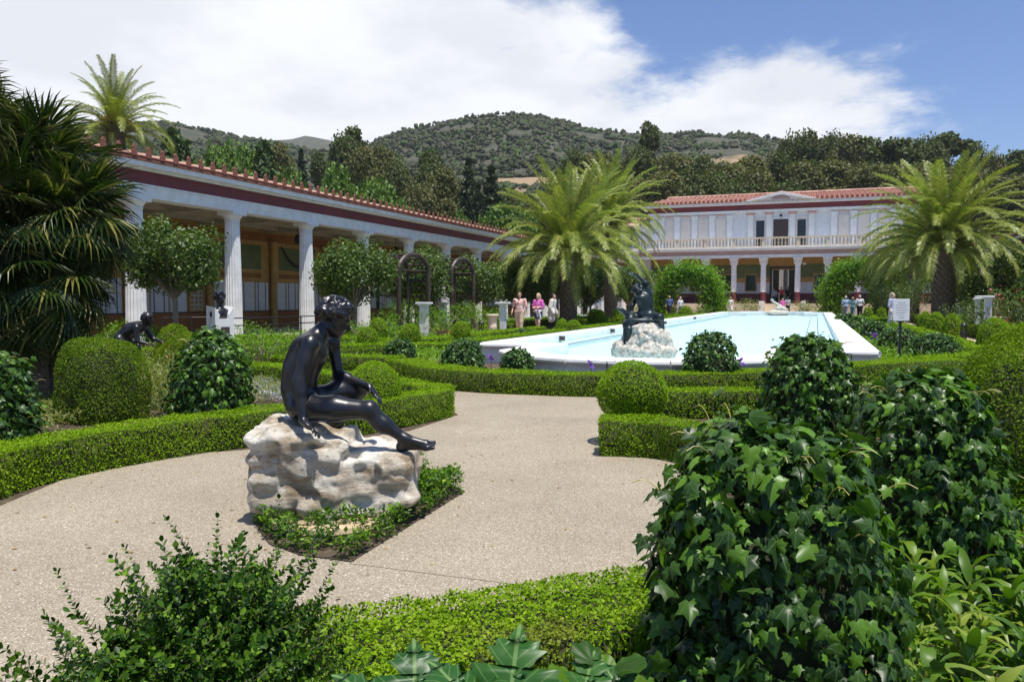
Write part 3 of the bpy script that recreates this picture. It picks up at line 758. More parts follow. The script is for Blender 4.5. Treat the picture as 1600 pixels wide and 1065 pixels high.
def colonnade(xf, g, label, detail=True, K0=-3, K1=15):
    y_ = lambda k: 18.28 + 4.27*k
    root = thing('colonnade', (xf, 40, 0), label, 'colonnade')
    L = lambda y: y - 40
    ya, yb = L(y_(K0)-2), L(83.2)
    for k in range(K0, K1+1):
        c = obj('column', ME_COL, root, (0, L(y_(k)), 0))
    def bar(name, x0, x1, z0, z1, m, bev=0):
        return MB(m).box(g*x0, g*x1, ya, yb, z0, z1, bev).build(name, root)
    bar('architrave', -.27, .27, 4.462, 4.80, M_white); bar('architrave_fillet', -.30, .30, 4.802, 4.86, M_white)
    bar('frieze', -.27, .27, 4.862, 5.24, M_maroon); bar('cornice_bed', -.28, .36, 5.242, 5.31, M_white)
    bar('cornice', -.28, .60, 5.312, 5.46, M_white); bar('gutter', -.28, .66, 5.462, 5.53, M_tiled, .008)
    bar('floor_slab', -5.4, .75, -.01, .15, M_floor, .01)
    # roof tiles: the eave row piece by piece, the rest of the slope joined
    pitch = R(9); n = int((yb-ya)/.53)
    for i in range(n):
        y = yb - .3 - i*.53
        obj('antefix', ME_ANT, root, (g*.66, y, 5.55), (0, 0, 0 if g > 0 else math.pi))
        if i < 150:
            o = obj('cover_tile', ME_COV, root, (g*.64, y, 5.575), (0, pitch if g > 0 else pitch, 0 if g > 0 else math.pi))
            if g < 0: o.rotation_euler = (0, pitch, math.pi)
            o = obj('pan_tile', ME_PAN, root, (g*.62, y + .265, 5.535)); o.rotation_euler = (0, pitch, 0 if g > 0 else math.pi)
    mb = MB(M_tile, M_tiled); t = math.tan(pitch)
    for i in range(n):
        y = yb - .3 - i*.53
        mb.m = 0; mb.tube([(g*-.05, y, 5.60+.69*t*.0+.08), (g*-6.1, y, 5.60+6.05*t+.08)], .105, 6, False)
    mb.m = 1; mb.add([(g*.0, ya, 5.64), (g*.0, yb, 5.64), (g*-6.2, yb, 5.64+6.2*t), (g*-6.2, ya, 5.64+6.2*t)], [(0,1,2,3)])
    tag(mb.build('roof_slope_tiles', root), kind='stuff')
    MB(M_white).add([(g*-6.2, ya, 5.6), (g*-6.2, yb, 5.6), (g*-6.2, yb, 6.6), (g*-6.2, ya, 6.6)], [(0,1,2,3)]).build('parapet', root)
    # ceiling with beams
    bar('ceiling', -5.4, -.29, 4.88, 4.95, M_ceil)
    for xx in (-1.3, -2.9, -4.5): bar('ceiling_beam', xx-.14, xx+.14, 4.62, 4.878, M_ceil)
    cb = MB(M_ceil); cb.box(g*-5.2, g*-.3, -.13, .13, 4.55, 4.876); me = cb.mesh('beam')
    cf = MB(M_coff); cf.box(g*-2.7, g*-1.5, -.8, .8, 4.82, 4.878); mf = cf.mesh('coffer')
    # painted back wall
    bar('back_wall', -5.6, -5.3, 0.15, 4.88, M_ochre if detail else M_beige)
    bar('dado', -5.298, -5.26, .15, .90, M_orange); bar('dado_rail', -5.298, -5.24, .902, .95, M_line)
    bar('wall_frieze', -5.298, -5.27, 4.15, 4.55, M_orange)
    pm = MB(M_wallw).box(g*-5.298, g*-5.262, -.44, .44, 0, 1.30).mesh('wall_panel')
    gm = MB(M_green).box(g*-5.298, g*-5.27, -1.45, 1.45, 0, 1.10).mesh('green_panel')
    om = MB(M_orange).box(g*-5.298, g*-5.268, -1.45, 1.45, 0, .22).mesh('band')
    lm = MB(M_line).box(g*-5.264, g*-5.25, -.02, .02, 0, 1.30).mesh('panel_line')
    pil = MB(M_ochre); pil.lathe([(.19,.15),(.19,.3),(.16,.34),(.155,2.2),(.14,4.0),(.19,4.1),(.19,4.15)], 12); pme = pil.mesh('wall_column', True)
    for k in range(K0, K1+1):
        y = L(y_(k)); obj('ceiling_crossbeam', me, root, (0, y, 0)); obj('coffer', mf, root, (0, y+2.13, 0)); obj('wall_column', pme, root, (g*-5.12, y+.4, 0))
        for j in range(4):
            yy = y + .4 + .62 + j*.99
            if k % 3 == 1 and j == 3:
                obj('lattice_window', ME_LAT, root, (g*-5.25, yy, .96)); continue
            obj('wall_panel', pm, root, (0, yy, .95))
            obj('panel_line', lm, root, (0, yy-.30, .95)); 
            if j % 2: obj('panel_line', lm, root, (0, yy+.22, .95))
        obj('green_panel', gm, root, (0, y+2.5, 2.85)); obj('painted_band', om, root, (0, y+2.5, 2.45))
        if detail and k in (0, 3, 6): # hanging garland painted dark, and lantern
            gl = MB(M_line); gl.tube([(g*-5.2, -1.4+2.8*t_/12, 4.0-.95*math.sin(math.pi*t_/12)) for t_ in range(13)], [.03+.06*math.sin(math.pi*t_/12) for t_ in range(13)], 6); gl.build('garland', root, (0, y+2.5, 0))
        if k % 2 == 0:
            lt = MB(M_iron); lt.tube([(0,0,4.88),(0,0,4.25)], .012, 6); lt.lathe([(.02,4.25),(.10,4.2),(.13,4.0),(.10,3.85),(.02,3.8)], 8); lt.build('hanging_lantern', root, (g*-1.9, y+2.1, 0))
    return root
colonnade(-18.9, 1, 'long colonnade of white fluted columns with maroon frieze, behind the round-headed trees')
colonnade(12.4, -1, 'covered colonnade glimpsed behind the big date palm beside the rose bushes', False, 2)

# ================================================================== VILLA
VY = 84.0
def villa():
    root = thing('villa', (XC, VY, 0), 'two-storey white Roman style villa with corinthian porch, balcony balustrade and red tiled roof', 'building')
    zf = lambda py, px=1220, y=VY: AY(px, py, y).z
    X = lambda px, y=VY: AY(px, 474, y).x - XC
    w = 14.9; FL = 1.05
    cols = [X(p) for p in (1058, 1102, 1146, 1192, 1245.5, 1292, 1339.5)]; sp = cols[-1]-cols[-2]; cols += [cols[-1]+sp, cols[-1]+2*sp]
    B = lambda name, m, *a: MB(m).box(*a).build(name, root)
    B('podium', M_bal, -w-1, w+1, -.5, 8, -.01, FL)
    st = [MB(M_bal).box(-1.7, 1.7, -.52-.32*(k+1), -.52-.32*k, -.01, FL-.175*(k+1)).build('step', root) for k in range(5)]
    for s in (-1, 1):
        MB(M_white).box(s*1.72, s*2.15, -2.5, -.52, -.01, FL+.25, .02).build('cheek_wall', root)
    # corinthian columns
    zt = zf(402); h = zt - FL; c = MB(M_maroon2, M_white); c.lathe([(.34,0),(.34,.10),(.30,.14),(.285,.2),(.28,1.15)], 24)
    c.m = 1; c.lathe([(.285,1.152),(.28,1.3),(.25,h-.85),(.27,h-.80),(.24,h-.76)], 40, flute=.06)
    shaft = c.mesh('villa_column')
    k_ = MB(M_white); k_.lathe([(.24,h-.76),(.26,h-.5),(.30,h-.3),(.42,h-.13)], 12); k_.box(-.46,.46,-.46,.46,h-.128,h,.01)
    for row, (zz_, rr, nn) in enumerate(((h-.74,.27,8),(h-.5,.31,8))):
        for q in range(nn):
            a = 6.283*(q+.5*row)/nn; cx, cy = math.cos(a), math.sin(a)
            k_.tube([(cx*rr*.9,cy*rr*.9,zz_),(cx*(rr+.03),cy*(rr+.03),zz_+.2),(cx*(rr+.12),cy*(rr+.12),zz_+.27),(cx*(rr+.13),cy*(rr+.13),zz_+.2)], [.07,.08,.05,.02], 5)
    for q in range(4):
        a = 6.283*(q+.5)/4; k_.tube([(math.cos(a)*.3,math.sin(a)*.3,h-.35),(math.cos(a)*.5,math.sin(a)*.5,h-.16)], [.05,.07], 5)
    capm = k_.mesh('capital')
    for x in cols:
        o = obj('column', shaft, root, (x, 0, FL)); obj('capital', capm, o)
    # lower entablature
    z1, z2, z3, z4 = zf(402)+.002, zf(397.5), zf(391), zf(387)
    B('architrave', M_white, -w, w, -.36, .36, z1, z2); B('frieze', M_mauve, -w, w, -.30, .30, z2+.002, z3)
    B('cornice', M_white, -w-.3, w+.3, -.75, .36, z3+.002, z3+.18); B('balcony_slab', M_white, -w-.4, w+.4, -.85, 8, z3+.182, z4+.05)
    zb = z4+.052; zr = zf(370.5)
    B('balustrade_base', M_bal, -w-.2, w+.2, -.6, -.3, zb, zb+.12); B('balustrade_rail', M_bal, -w-.25, w+.25, -.66, -.24, zr-.13, zr)
    bm_ = MB(M_bal).lathe([(.075,0),(.06,.08),(.10,.28),(.06,.5),(.075,zr-zb-.26)], 6).mesh('baluster')
    n = 90
    for i in range(n):
        x = -w + (i+.5)*2*w/n; obj('baluster', bm_, root, (x, -.45, zb+.122))
    for x in cols: B('balustrade_pedestal', M_bal, x-.14, x+.14, -.62, -.28, zb+.122, zr-.132)
    # porch
    B('porch_ceiling', M_ceil, -w, w, .37, 4.9, z1+.2, z1+.3)
    for (a, b) in ((-w, -1.25), (1.25, w)): B('porch_wall', M_ochre, a, b, 4.2, 4.5, FL, z1+.2)
    B('porch_lintel', M_ochre, -1.25, 1.25, 4.2, 4.5, FL+3.5, z1+.2)
    for (a, b) in ((-w, -1.5), (1.5, w)):
        B('porch_dado', M_maroon2, a, b, 4.14, 4.198, FL, FL+1.05); B('porch_band', M_wallw, a, b, 4.16, 4.198, FL+1.052, FL+2.2); B('porch_upper', M_green, a, b, 4.165, 4.198, FL+2.7, z1-.5)
    for s in (-1, 1): B('door_jamb', M_door, s*1.25, s*1.5, 4.1, 4.52, FL, FL+3.6)
    B('door_head', M_door, -1.5, 1.5, 4.1, 4.52, FL+3.602, FL+3.85)
    for x in (-12.5, -9.2, -5.9, -3.4, 3.4, 6.2, 9.4, 12.3):
        f = MB(M_ochre).box(-.62, .62, 4.07, 4.138, FL+1.25, FL+3.1).build('window_frame', root, (x, 0, 0)); MB(M_glass).box(-.5, .5, 4.05, 4.068, FL+1.37, FL+2.98).build('pane', f)
    B('passage_dark_panel', M_door, .35, 1.24, 5.2, 5.4, FL, FL+3.6); B('passage_dark_panel', M_door, -1.24, -.62, 5.2, 5.4, FL, FL+3.6); B('passage_floor', M_floor, -1.25, 1.25, 4.5, 14, FL, FL+.02); B('inner_court_wall', M_beige, -6, 6, 18, 18.3, 0, 6)  # dark panels added across the passage to dim the sunlit court behind the door
    ic = MB(M_white).lathe([(.28,FL),(.24,6)], 16).build('inner_column', root, (-.15, 11, 0))
    for x in (-5.0, -1.9, 1.9, 5.2):
        l = MB(M_white, M_iron); l.lathe([(.02,-.16),(.12,-.12),(.16,0),(.12,.12),(.02,.16)], 10); l.m = 1; l.tube([(0,0,.16),(0,0,.8)], .015, 5); l.build('porch_lantern', root, (x, 2.2, z1-.55))
    # upper storey
    UY = 3.0; zu = lambda py: AY(1220, py, VY+UY).z; XU = lambda px: AY(px, 380, VY+UY).x - XC
    ub = zb; ut = zu(331); 
    B('upper_wall', M_wallw, -w+1, w-1, UY, UY+9, ub, ut)
    pan_top = zu(338); px_l = [1018.5, 1050, 1077, 1104.5, 1132, 1160.5]
    cen = XU(1219.5)
    pil = [XU(p) - cen for p in (1034, 1058, 1085, 1112.5, 1140)]; 
    allp = pil + [-x for x in pil]
    mp = MB(M_white); mp.box(-.28,.28,-.14,-.002,0,pan_top-ub+.05); mp.box(-.36,.36,-.2,-.002,pan_top-ub+.052,pan_top-ub+.3); mp = mp.mesh('pilaster')
    for x in allp:
        o = obj('pilaster', mp, root, (cen+x, UY, ub))
    xs = sorted(allp); half = abs(pil[-1])
    for s in (-1, 1):
        ps = sorted([abs(p) for p in pil])
        for a, b in zip(ps[:-1], ps[1:]):
            m_ = (a+b)/2*s; wd = (b-a)/2-.42
            B('wall_panel', M_beige, cen+m_-wd, cen+m_+wd, UY-.06, UY-.002, ub+.05, pan_top)
            sw = MB(M_pinks); sw.tube([(-.6+1.2*t_/8, 0, .16*math.sin(math.pi*t_/8)) for t_ in range(9)], .05, 5); sw.build('swag', root, (cen+m_, UY-.05, pan_top+.18))
        for p in (1172.5, 1201.5):
            x = abs(XU(p) - cen)*s; q = MB(M_white, M_pinks); q.box(-.26,.26,-.2,-.002,0,pan_top-ub+.2); q.m = 1; q.box(-.40,.40,-.3,-.002,pan_top-ub+.202,ut-ub-.05); q.tube([(-.42,-.2,pan_top-ub+.42),(.42,-.2,pan_top-ub+.42)], .10, 8)
            q.build('pilaster', root, (cen+x, UY, ub))
        x = abs(XU(1187.5)-cen)*s
        f = B('window_surround', M_beige, cen+x-.55, cen+x+.55, UY-.05, UY-.002, ub, zu(339))
        MB(M_glass).box(cen+x-.40, cen+x+.40, UY-.09, UY-.052, ub+.1, zu(344)).build('shutter', f)
        for r in range(6): MB(M_line).box(cen+x-.38, cen+x+.38, UY-.11, UY-.092, ub+.3+r*.42, ub+.34+r*.42).build('shutter_slat', f)
    d = B('door_surround', M_white, cen-.95, cen+.95, UY-.05, UY-.002, ub, zu(339)); MB(M_door).box(cen-.72, cen+.72, UY-.10, UY-.052, ub, zu(342.5)).build('balcony_door', d)
    B('door_lamp', M_iron, cen-.13, cen+.13, UY-.3, UY-.052, zu(338), zu(335.5))
    # upper entablature, eave, pediment
    EY = UY - .9
    zm0, zm1 = zu(325.5)-.1, zu(318.5)
    B('upper_architrave', M_white, -w+.8, w-.8, UY-.35, UY+9, ut+.002, zm0); B('upper_frieze', M_maroon, -w+.8, w-.8, UY-.3, UY+9, zm0+.002, zm1)
    ze = zm1+.26; B('upper_cornice', M_white, -w+.2, w-.2, EY, UY+9.6, zm1+.002, ze)
    ridge = AY(1217, 303, VY+UY+4.5).z; RYd = UY+4.6
    run = RYd-EY; rise = ridge-ze-.05; sl_ = math.hypot(run, rise); an = math.atan2(rise, run)
    mb = MB(M_tile, M_tiled); wr = w-.1; nc = int(2*wr/.46); nr_ = 8
    mb.m = 1; mb.add([(-wr, EY-.1, ze), (wr, EY-.1, ze), (wr-2.0, RYd, ridge), (-wr+2.0, RYd, ridge), (wr, EY+2*run, ze), (-wr, EY+2*run, ze)], [(0,1,2,3), (3,2,4,5), (1,4,2), (0,3,5)])
    for i in range(nc):
        x = -wr + (i+.5)*2*wr/nc
        lim = min(1, (wr-abs(x))/2.0)
        for r in range(nr_):
            t0, t1 = r/nr_, (r+1.08)/nr_
            if t0 > lim: break
            t1 = min(t1, lim)
            mb.m = 0
            mb.tube([(x, EY-.1+run*t0, ze+rise*t0+.06), (x, EY-.1+run*t1, ze+rise*t1+.02)], [.12, .10], 6)
    tag(mb.build('roof_tiles', root), kind='stuff')
    MB(M_tile).tube([(-wr+2.0, RYd, ridge+.05), (wr-2.0, RYd, ridge+.05)], .16, 8).build('ridge_tiles', root)
    am = MB(M_tiled).box(-.12,.12,-.05,.05,0,.26,.02).mesh('eave_antefix')
    for i in range(nc):
        x = -wr + (i+.5)*2*wr/nc
        if abs(x-cen) > 3.4: obj('antefix', am, root, (x, EY-.14, ze))
    hw = abs(XU(1172)-cen)+.5; pk = AY(1220, 300.5, VY+EY).z; zb2 = ze+.002
    pd = MB(M_beige); pd.add([(-hw,-.25,0),(hw,-.25,0),(0,-.25,pk-zb2-.12),(-hw,3.5,0),(hw,3.5,0),(0,3.5,pk-zb2-.12)], [(0,1,2),(3,5,4),(0,2,5,3),(1,4,5,2)]); pd = pd.build('pediment', root, (cen, EY, zb2))
    rk = MB(M_white); 
    for s in (-1, 1):
        rk.add([(s*(hw+.15),-.45,-.02),(s*(hw-.45),-.45,-.02),(0,-.45,pk-zb2-.22),(0,-.45,pk-zb2+.04),(s*(hw+.15),3.5,-.02),(s*(hw-.45),3.5,-.02),(0,3.5,pk-zb2-.22),(0,3.5,pk-zb2+.04)],
               [(0,1,2,3),(4,7,6,5),(0,3,7,4),(1,5,6,2)])
    rk.build('raking_cornice', pd); MB(M_tile).tube([(-hw,.2,.02),(0,.2,pk-zb2+.10),(hw,.2,.02)], .10, 6).build('pediment_ridge', pd)
    lu = MB(M_mauve, M_white); V = [(0,-.30,.12)] + [(.95*math.cos(math.pi*k/12),-.30,.12+.42*math.sin(math.pi*k/12)) for k in range(13)]; lu.add(V, [(0,k+1,k+2) for k in range(12)])
    lu.m = 1; lu.tube([(1.0*math.cos(math.pi*k/12),-.30,.12+.46*math.sin(math.pi*k/12)) for k in range(13)], .06, 5); lu.build('lunette', pd)
    # end pavilions
    for s in (-1,):
        x0, x1 = sorted((s*(w-1), s*(w+6)))
        pv = MB(M_white).box(x0, x1, UY+.5, UY+9, 0, zu(345)).build('end_wing', root)
        for q in (.35, .55, .75):
            xx = s*(w-1+7*q); f = MB(M_beige).box(xx-.5, xx+.5, UY+.44, UY+.498, ub+.5, ub+2.6).build('window', pv); MB(M_glass).box(xx-.38, xx+.38, UY+.40, UY+.438, ub+.62, ub+2.48).build('pane', f) if False else None
            MB(M_glass).box(xx-.38, xx+.38, UY+.40, UY+.438, ub+.62, ub+2.48).build('window_pane', root)
        mbx = MB(M_tile); mbx.add([(x0,UY,zu(345)),(x1,UY,zu(345)),(x1,UY+4.5,zu(345)+1.4),(x0,UY+4.5,zu(345)+1.4),(x1,UY+9,zu(345)),(x0,UY+9,zu(345))], [(0,1,2,3),(3,2,4,5),(1,4,2),(0,3,5)]); mbx.build('wing_roof', root)
villa()
# ================================================================== HEDGES
HT = .34
def top(*pts, z=HT): return [G(px, py, z) for px, py in pts]
hedge(top((-260,772),(-120,727),(0,695),(100,677),(200,662),(300,649),(390,639),(450,634),(540,628),(620,617),(690,606)), .40, HT, .017, M_box, 'curved low box hedge sweeping round the plaza behind the seated bronze and its rock')
hedge(top((690,604),(625,592),(540,583),(440,570),(375,566),(250,565),(90,566),(-60,566)), .42, HT, .024, M_box, 'low box hedge behind the seated figure, ending at the pointed plaza corner')
hedge(top((627,559),(690,571),(760,577),(850,580),(940,582),(1060,581),(1150,578),(1230,575),(1340,566),(1420,562),(1500,560)), .62, HT, .021, M_box, 'broad curved box hedge hugging the bowed end of the pool')
hedge(top((400,556),(510,554),(627,556)), .55, HT, .026, M_box, 'short box hedge joining the curved pool hedge behind the seated figure')
hedge(top((360,553),(440,555)), .40, HT, .03, M_box, 'box hedge below the loose yellow-green bush')
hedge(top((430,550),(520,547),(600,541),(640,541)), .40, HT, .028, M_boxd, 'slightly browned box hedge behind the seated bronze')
hedge(top((938,651),(1010,653),(1070,659),(1130,672),(1230,705)), .40, HT, .017, M_box, 'low box hedge at the plaza edge, ending below the bright box dome')
hedge(top((1010,608),(1100,607),(1200,606),(1330,612),(1450,640)), .42, HT, .022, M_box, 'straight box hedge between the box ball and the dark ivy mound')
hedge(top((1060,912),(1000,922),(900,942),(800,958),(700,972),(600,984),(500,1000),(400,1020),(280,1060)), .56, HT, .0155, M_box, 'bright box hedge along the bottom of the plaza in front of the lobed leaves', dens=3.8)
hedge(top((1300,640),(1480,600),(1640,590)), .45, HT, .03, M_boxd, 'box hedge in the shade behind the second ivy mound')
def straight(x, ya, yb, w_, h_, leaf, m, label, **k): hedge([(x, ya), (x, yb)], w_, h_, leaf, m, label, curve=False, **k)
straight(XC-5.9, 19, 40, .5, HT, .035, M_box, 'long straight box hedge along the pool, on the side of the three walking visitors')
straight(XC-5.9, 41, 70, .5, HT, .07, M_box, 'far box hedge along the pool beyond the date palms')
straight(XC-7.6, 17, 31.5, .5, HT, .04, M_box, 'straight box hedge two rows out from the pool, before the walking visitors')
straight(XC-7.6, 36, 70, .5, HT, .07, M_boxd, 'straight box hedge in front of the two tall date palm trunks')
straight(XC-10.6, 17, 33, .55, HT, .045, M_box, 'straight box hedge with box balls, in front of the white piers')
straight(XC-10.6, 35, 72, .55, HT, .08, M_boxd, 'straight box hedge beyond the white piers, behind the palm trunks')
hedge([(XC-13.4, 12), (XC-5.9, 19)], .5, HT, .035, M_box, 'diagonal box hedge leading to the ivy mound at the pool corner', curve=False)
hedge([(XC-14.5, 20.5), (XC-7.9, 20.5)], .45, HT, .035, M_box, 'crosswise box hedge behind the small dark ivy mound', curve=False)
hedge([(XC-14.5, 25.5), (XC-10.9, 25.5)], .45, HT, .04, M_boxd, 'crosswise box hedge by the T-shaped white pier', curve=False)
straight(XC+6.8, 19, 70, .5, HT, .045, M_box, 'long straight box hedge between the ivy mounds and the pink gravel path')
straight(XC+9.1, 27, 39.5, .7, .45, .04, M_boxd, 'low box hedge below the three round balls by the gravel path')
straight(XC+9.1, 41, 56, .7, .45, .06, M_boxd, 'low box hedge behind the woman by the notice board')
straight(XC+9.1, 57.5, 70, .7, .45, .08, M_box, 'far low box hedge at the end of the gravel path')
for i, y in enumerate((44, 52)): hedge([(XC-10.3, y), (XC-6.1, y)], .5, HT, .07, M_box, ('crosswise box hedge before the second palm trunk', 'crosswise box hedge beyond the second palm trunk')[i], curve=False)
hedge([(1.4, 16.4), (4.2, 21)], .45, HT, .04, M_box, 'diagonal box hedge at the pool corner near the notice board', curve=False)

# ================================================================== CLIPPED BALLS
def dpos(px, d): p = D(px, 500, d); return (p.x, p.y)
GB = 'clipped box balls and domes'
topiary(dpos(583, 9.3), .335, .74, .017, M_box, 'round box ball right behind the bronze figure\'s knee', GB, ball=True)
_o = bpy.data.objects[-1]
topiary(dpos(990, 8.05), .365, .66, .018, M_box, 'bright box dome standing at the hedge corner in front of the pool', GB, ball=True, z0=.18)
topiary(dpos(157, 9.7), .465, 1.0, .019, M_boxd, 'large drum-shaped box topiary, widest one, between two ivy mounds', GB, p=3.8)
topiary(dpos(88, 16), .44, .86, .03, M_boxd, 'box dome under the fan palm', GB)
topiary(dpos(292, 13), .52, .92, .026, M_myrtle, 'yellow-green box dome behind the ivy mound, below the white bust plinth', GB)
topiary(dpos(272, 18), .42, .92, .035, M_myrtle, 'small yellow-green dome at the foot of the nearest round-headed tree', GB)
for px, d, r, h, lb in ((575,21,.30,.74,'box ball just right of the seated figure\'s head'), (641,22,.30,.82,'box ball in front of the T-shaped white pier'), (720,25,.31,.80,'box ball left of the stone urn pedestal'),
        (590,24,.3,.9,'box ball half hidden behind another beside the bronze head'), (878,31,.30,.72,'box ball left of the nearer date palm trunk'), (897,30,.33,.72,'box ball at the foot of the nearer date palm'),
        (936,41,.45,.95,'box ball between the two palm trunks'), (965,44,.45,.9,'box ball behind the fountain figure'), (928,44,.40,.95,'box ball left of the second palm trunk'), (1071,60,.6,1.0,'box ball in front of the leafy arch')):
    topiary(dpos(px, d), r, h, max(.02, d*.0014), M_box, lb, GB, ball=(d < 28))
for px, d, r, h, lb in ((1446,32.5,.33,.97,'leftmost of the three box balls on the low hedge by the gravel path'), (1462,31.5,.37,.98,'middle one of the three box balls on the low hedge'), (1487,30,.37,.95,'rightmost of the three box balls on the low hedge, beside the lantern'),
        (1377,50,.36,.97,'small box ball behind the woman in white trousers'), (1356,55,.36,.95,'small box ball near the far men on the gravel path'), (1556,20,.44,1.02,'box ball peeping over the big yellow-green mound')):
    topiary(dpos(px, d), r, h, max(.025, d*.0014), M_box, lb, GB)
topiary(dpos(1640, 5.6), .66, 1.27, .019, M_myrtle, 'very large yellow-green clipped mound at the frame edge', GB, p=2.3)
topiary(dpos(1560, 7.6), .40, .95, .022, M_myrtle, 'yellow-green mound beside the biggest one', GB, p=2.3)

# ================================================================== IVY
def rand_leaf_node(mm):   # leaves that are objects of their own vary too
    t = NT(mm.node_tree); geo = [n for n in t.n if n.bl_idname == 'ShaderNodeNewGeometry'][0]; oi = t.node('ShaderNodeObjectInfo')
    src = geo.outputs['Random Per Island']; links = [(l.to_socket) for l in src.links]
    new = t.math('FRACT', t.math('ADD', src, oi.outputs['Random']))
    for s_ in links: t.l.new(new, s_)
for mm in (M_ivy, M_ivys, M_lily, M_lobed, M_shrub, M_palm, M_palmd): rand_leaf_node(mm)
ME_IVY = []
for q in range(4):
    v, f = T_IVY; v = v.copy(); v[:, 2] *= 1 + .5*q*.5; v[:, 0] *= 1 + .08*(q-1.5); v = v + RNG.normal(0, .025, v.shape) * (np.arange(len(v)) > 0)[:, None]
    ME_IVY.append(npmesh('ivy_leaf', v, f, M_ivy, True, None, v[:, :2].copy()))
def ivy(px, d, r, h, leaf, parts, label, p=3.0, dens=4.2, z0=0.):
    c = Vector((*dpos(px, d), z0)); root = thing('ivy_mound', c, label, 'ivy topiary', 'clipped ivy mounds')
    area = 2*math.pi*r*h + math.pi*r*r; n = int(area*dens/(leaf**2*.62)); NLEAF[0] += n*4
    P, N = dome_points(n, r, r, h, p)
    P += N * (np.abs(RNG.normal(0, .045*r/.4, n)) - leaf*.55 + (fbm(P+c.x, 3, 2)-.5)*.14*r/.4)[:, None]
    P[:, 2] = np.maximum(P[:, 2], .01)
    S = leaf*(.38 + .85*RNG.random(n)**1.6); tip = np.tile((0, 0, -1.0), (n, 1)) + N*.35
    N1 = unit(N + np.array((0, 0, .35)))
    X, Y, N2 = frames(N1, tip, .55)
    view = -np.array((c.x, c.y, 0)); view = view/np.linalg.norm(view)
    score = (N @ view) + .35*N[:, 2] + S*4; order = np.argsort(-score)
    big = order[:parts]; rest = order[parts:]
    for i in big:
        o = obj('ivy_leaf', ME_IVY[i % 4], root)
        M = Matrix(((X[i,0]*S[i], Y[i,0]*S[i], N2[i,0]*S[i], P[i,0]), (X[i,1]*S[i], Y[i,1]*S[i], N2[i,1]*S[i], P[i,1]), (X[i,2]*S[i], Y[i,2]*S[i], N2[i,2]*S[i], P[i,2]), (0,0,0,1)))
        o.matrix_basis = M
    T = T_IVY if parts else T_IVYS
    V, Fc, uv = bake(P[rest], X[rest], Y[rest], N2[rest], S[rest], T)
    fol = obj('ivy_foliage', npmesh('ivy_foliage', V, Fc, M_ivy if parts else M_ivys, False, None, uv), root); tag(fol, kind='stuff')
    mb = MB(M_twig); mb.lathe([(r*.84, 0)] + [(r*.84*(1-(k/8)**p)**(1/p) + .002, h*.84*k/8) for k in range(9)], 20); mb.build('stem_frame', root, None, True)
    # trailing shoots
    if parts:
        mb = MB(M_rach)
        for k in range(26):
            a = RNG.random()*6.28; q = RNG.random()*.9+.1; b = Vector((math.cos(a)*r*.9, math.sin(a)*r*.9, h*q)) if k % 2 else Vector((math.cos(a)*r*.6, math.sin(a)*r*.6, h*.93))
            o_ = Vector((math.cos(a), math.sin(a), .7)) ; pts = [b + o_*(.025*s_) + Vector((0,0,.02*s_ - .007*s_*s_)) for s_ in range(5)]
            mb.tube(pts, .0016, 4)
        tag(mb.build('shoots', root), kind='stuff')
    return root
ivy(1203, 2.42, .345, 1.05, .066, 300, 'large dark ivy mound with big glossy lobed leaves beside the plaza edge')
ivy(1455, 3.95, .345, 1.05, .068, 300, 'second ivy mound, behind and right of the largest one')
ivy(1270, 6.7, .37, 1.13, .078, 240, 'dark ivy mound in front of the pool corner')
ivy(327, 8.5, .37, 1.06, .072, 200, 'dark ivy mound behind the curved hedge, left of the seated bronze')
ivy(-26, 6.75, .38, .97, .075, 120, 'dark ivy mound cut by the frame edge below the fan palm')
ivy(1110, 12.7, .40, .90, .07, 0, 'round ivy mound against the pool wall, right of the fountain rock')
for px, d, r, h, lb in ((722,14.1,.35,.70,'ivy mound at the corner of the pool, left of its bowed end'), (729,16.5,.26,.62,'small ivy tuft behind the ivy mound at the pool corner'), (808,13.8,.27,.58,'small ivy mound at the foot of the pool\'s bowed wall'), (624,17,.31,.58,'low dark ivy mound inside the parterre right of the bronze figure'),
        (1460,18,.48,.62,'wide ivy mound nearest the big yellow-green mound'), (1405,20.5,.45,.68,'ivy mound right behind the notice board post'), (1366,26,.42,.72,'ivy mound at the middle of the row along the pool'), (1342,33,.45,.72,'ivy mound second from the far end of the row beside the pool'), (1322,41,.5,.75,'farthest ivy mound of the row beside the pool'),
        (887,32,.42,.42,'low ivy mound below the nearer date palm'), (933,36,.35,.35,'low ivy patch along the pool before the second palm'), (818,29,.36,.4,'low ivy patch by the feet of the man in the floral shirt')):
    ivy(px, d, r, h, max(.075, d*.004), 0, lb)

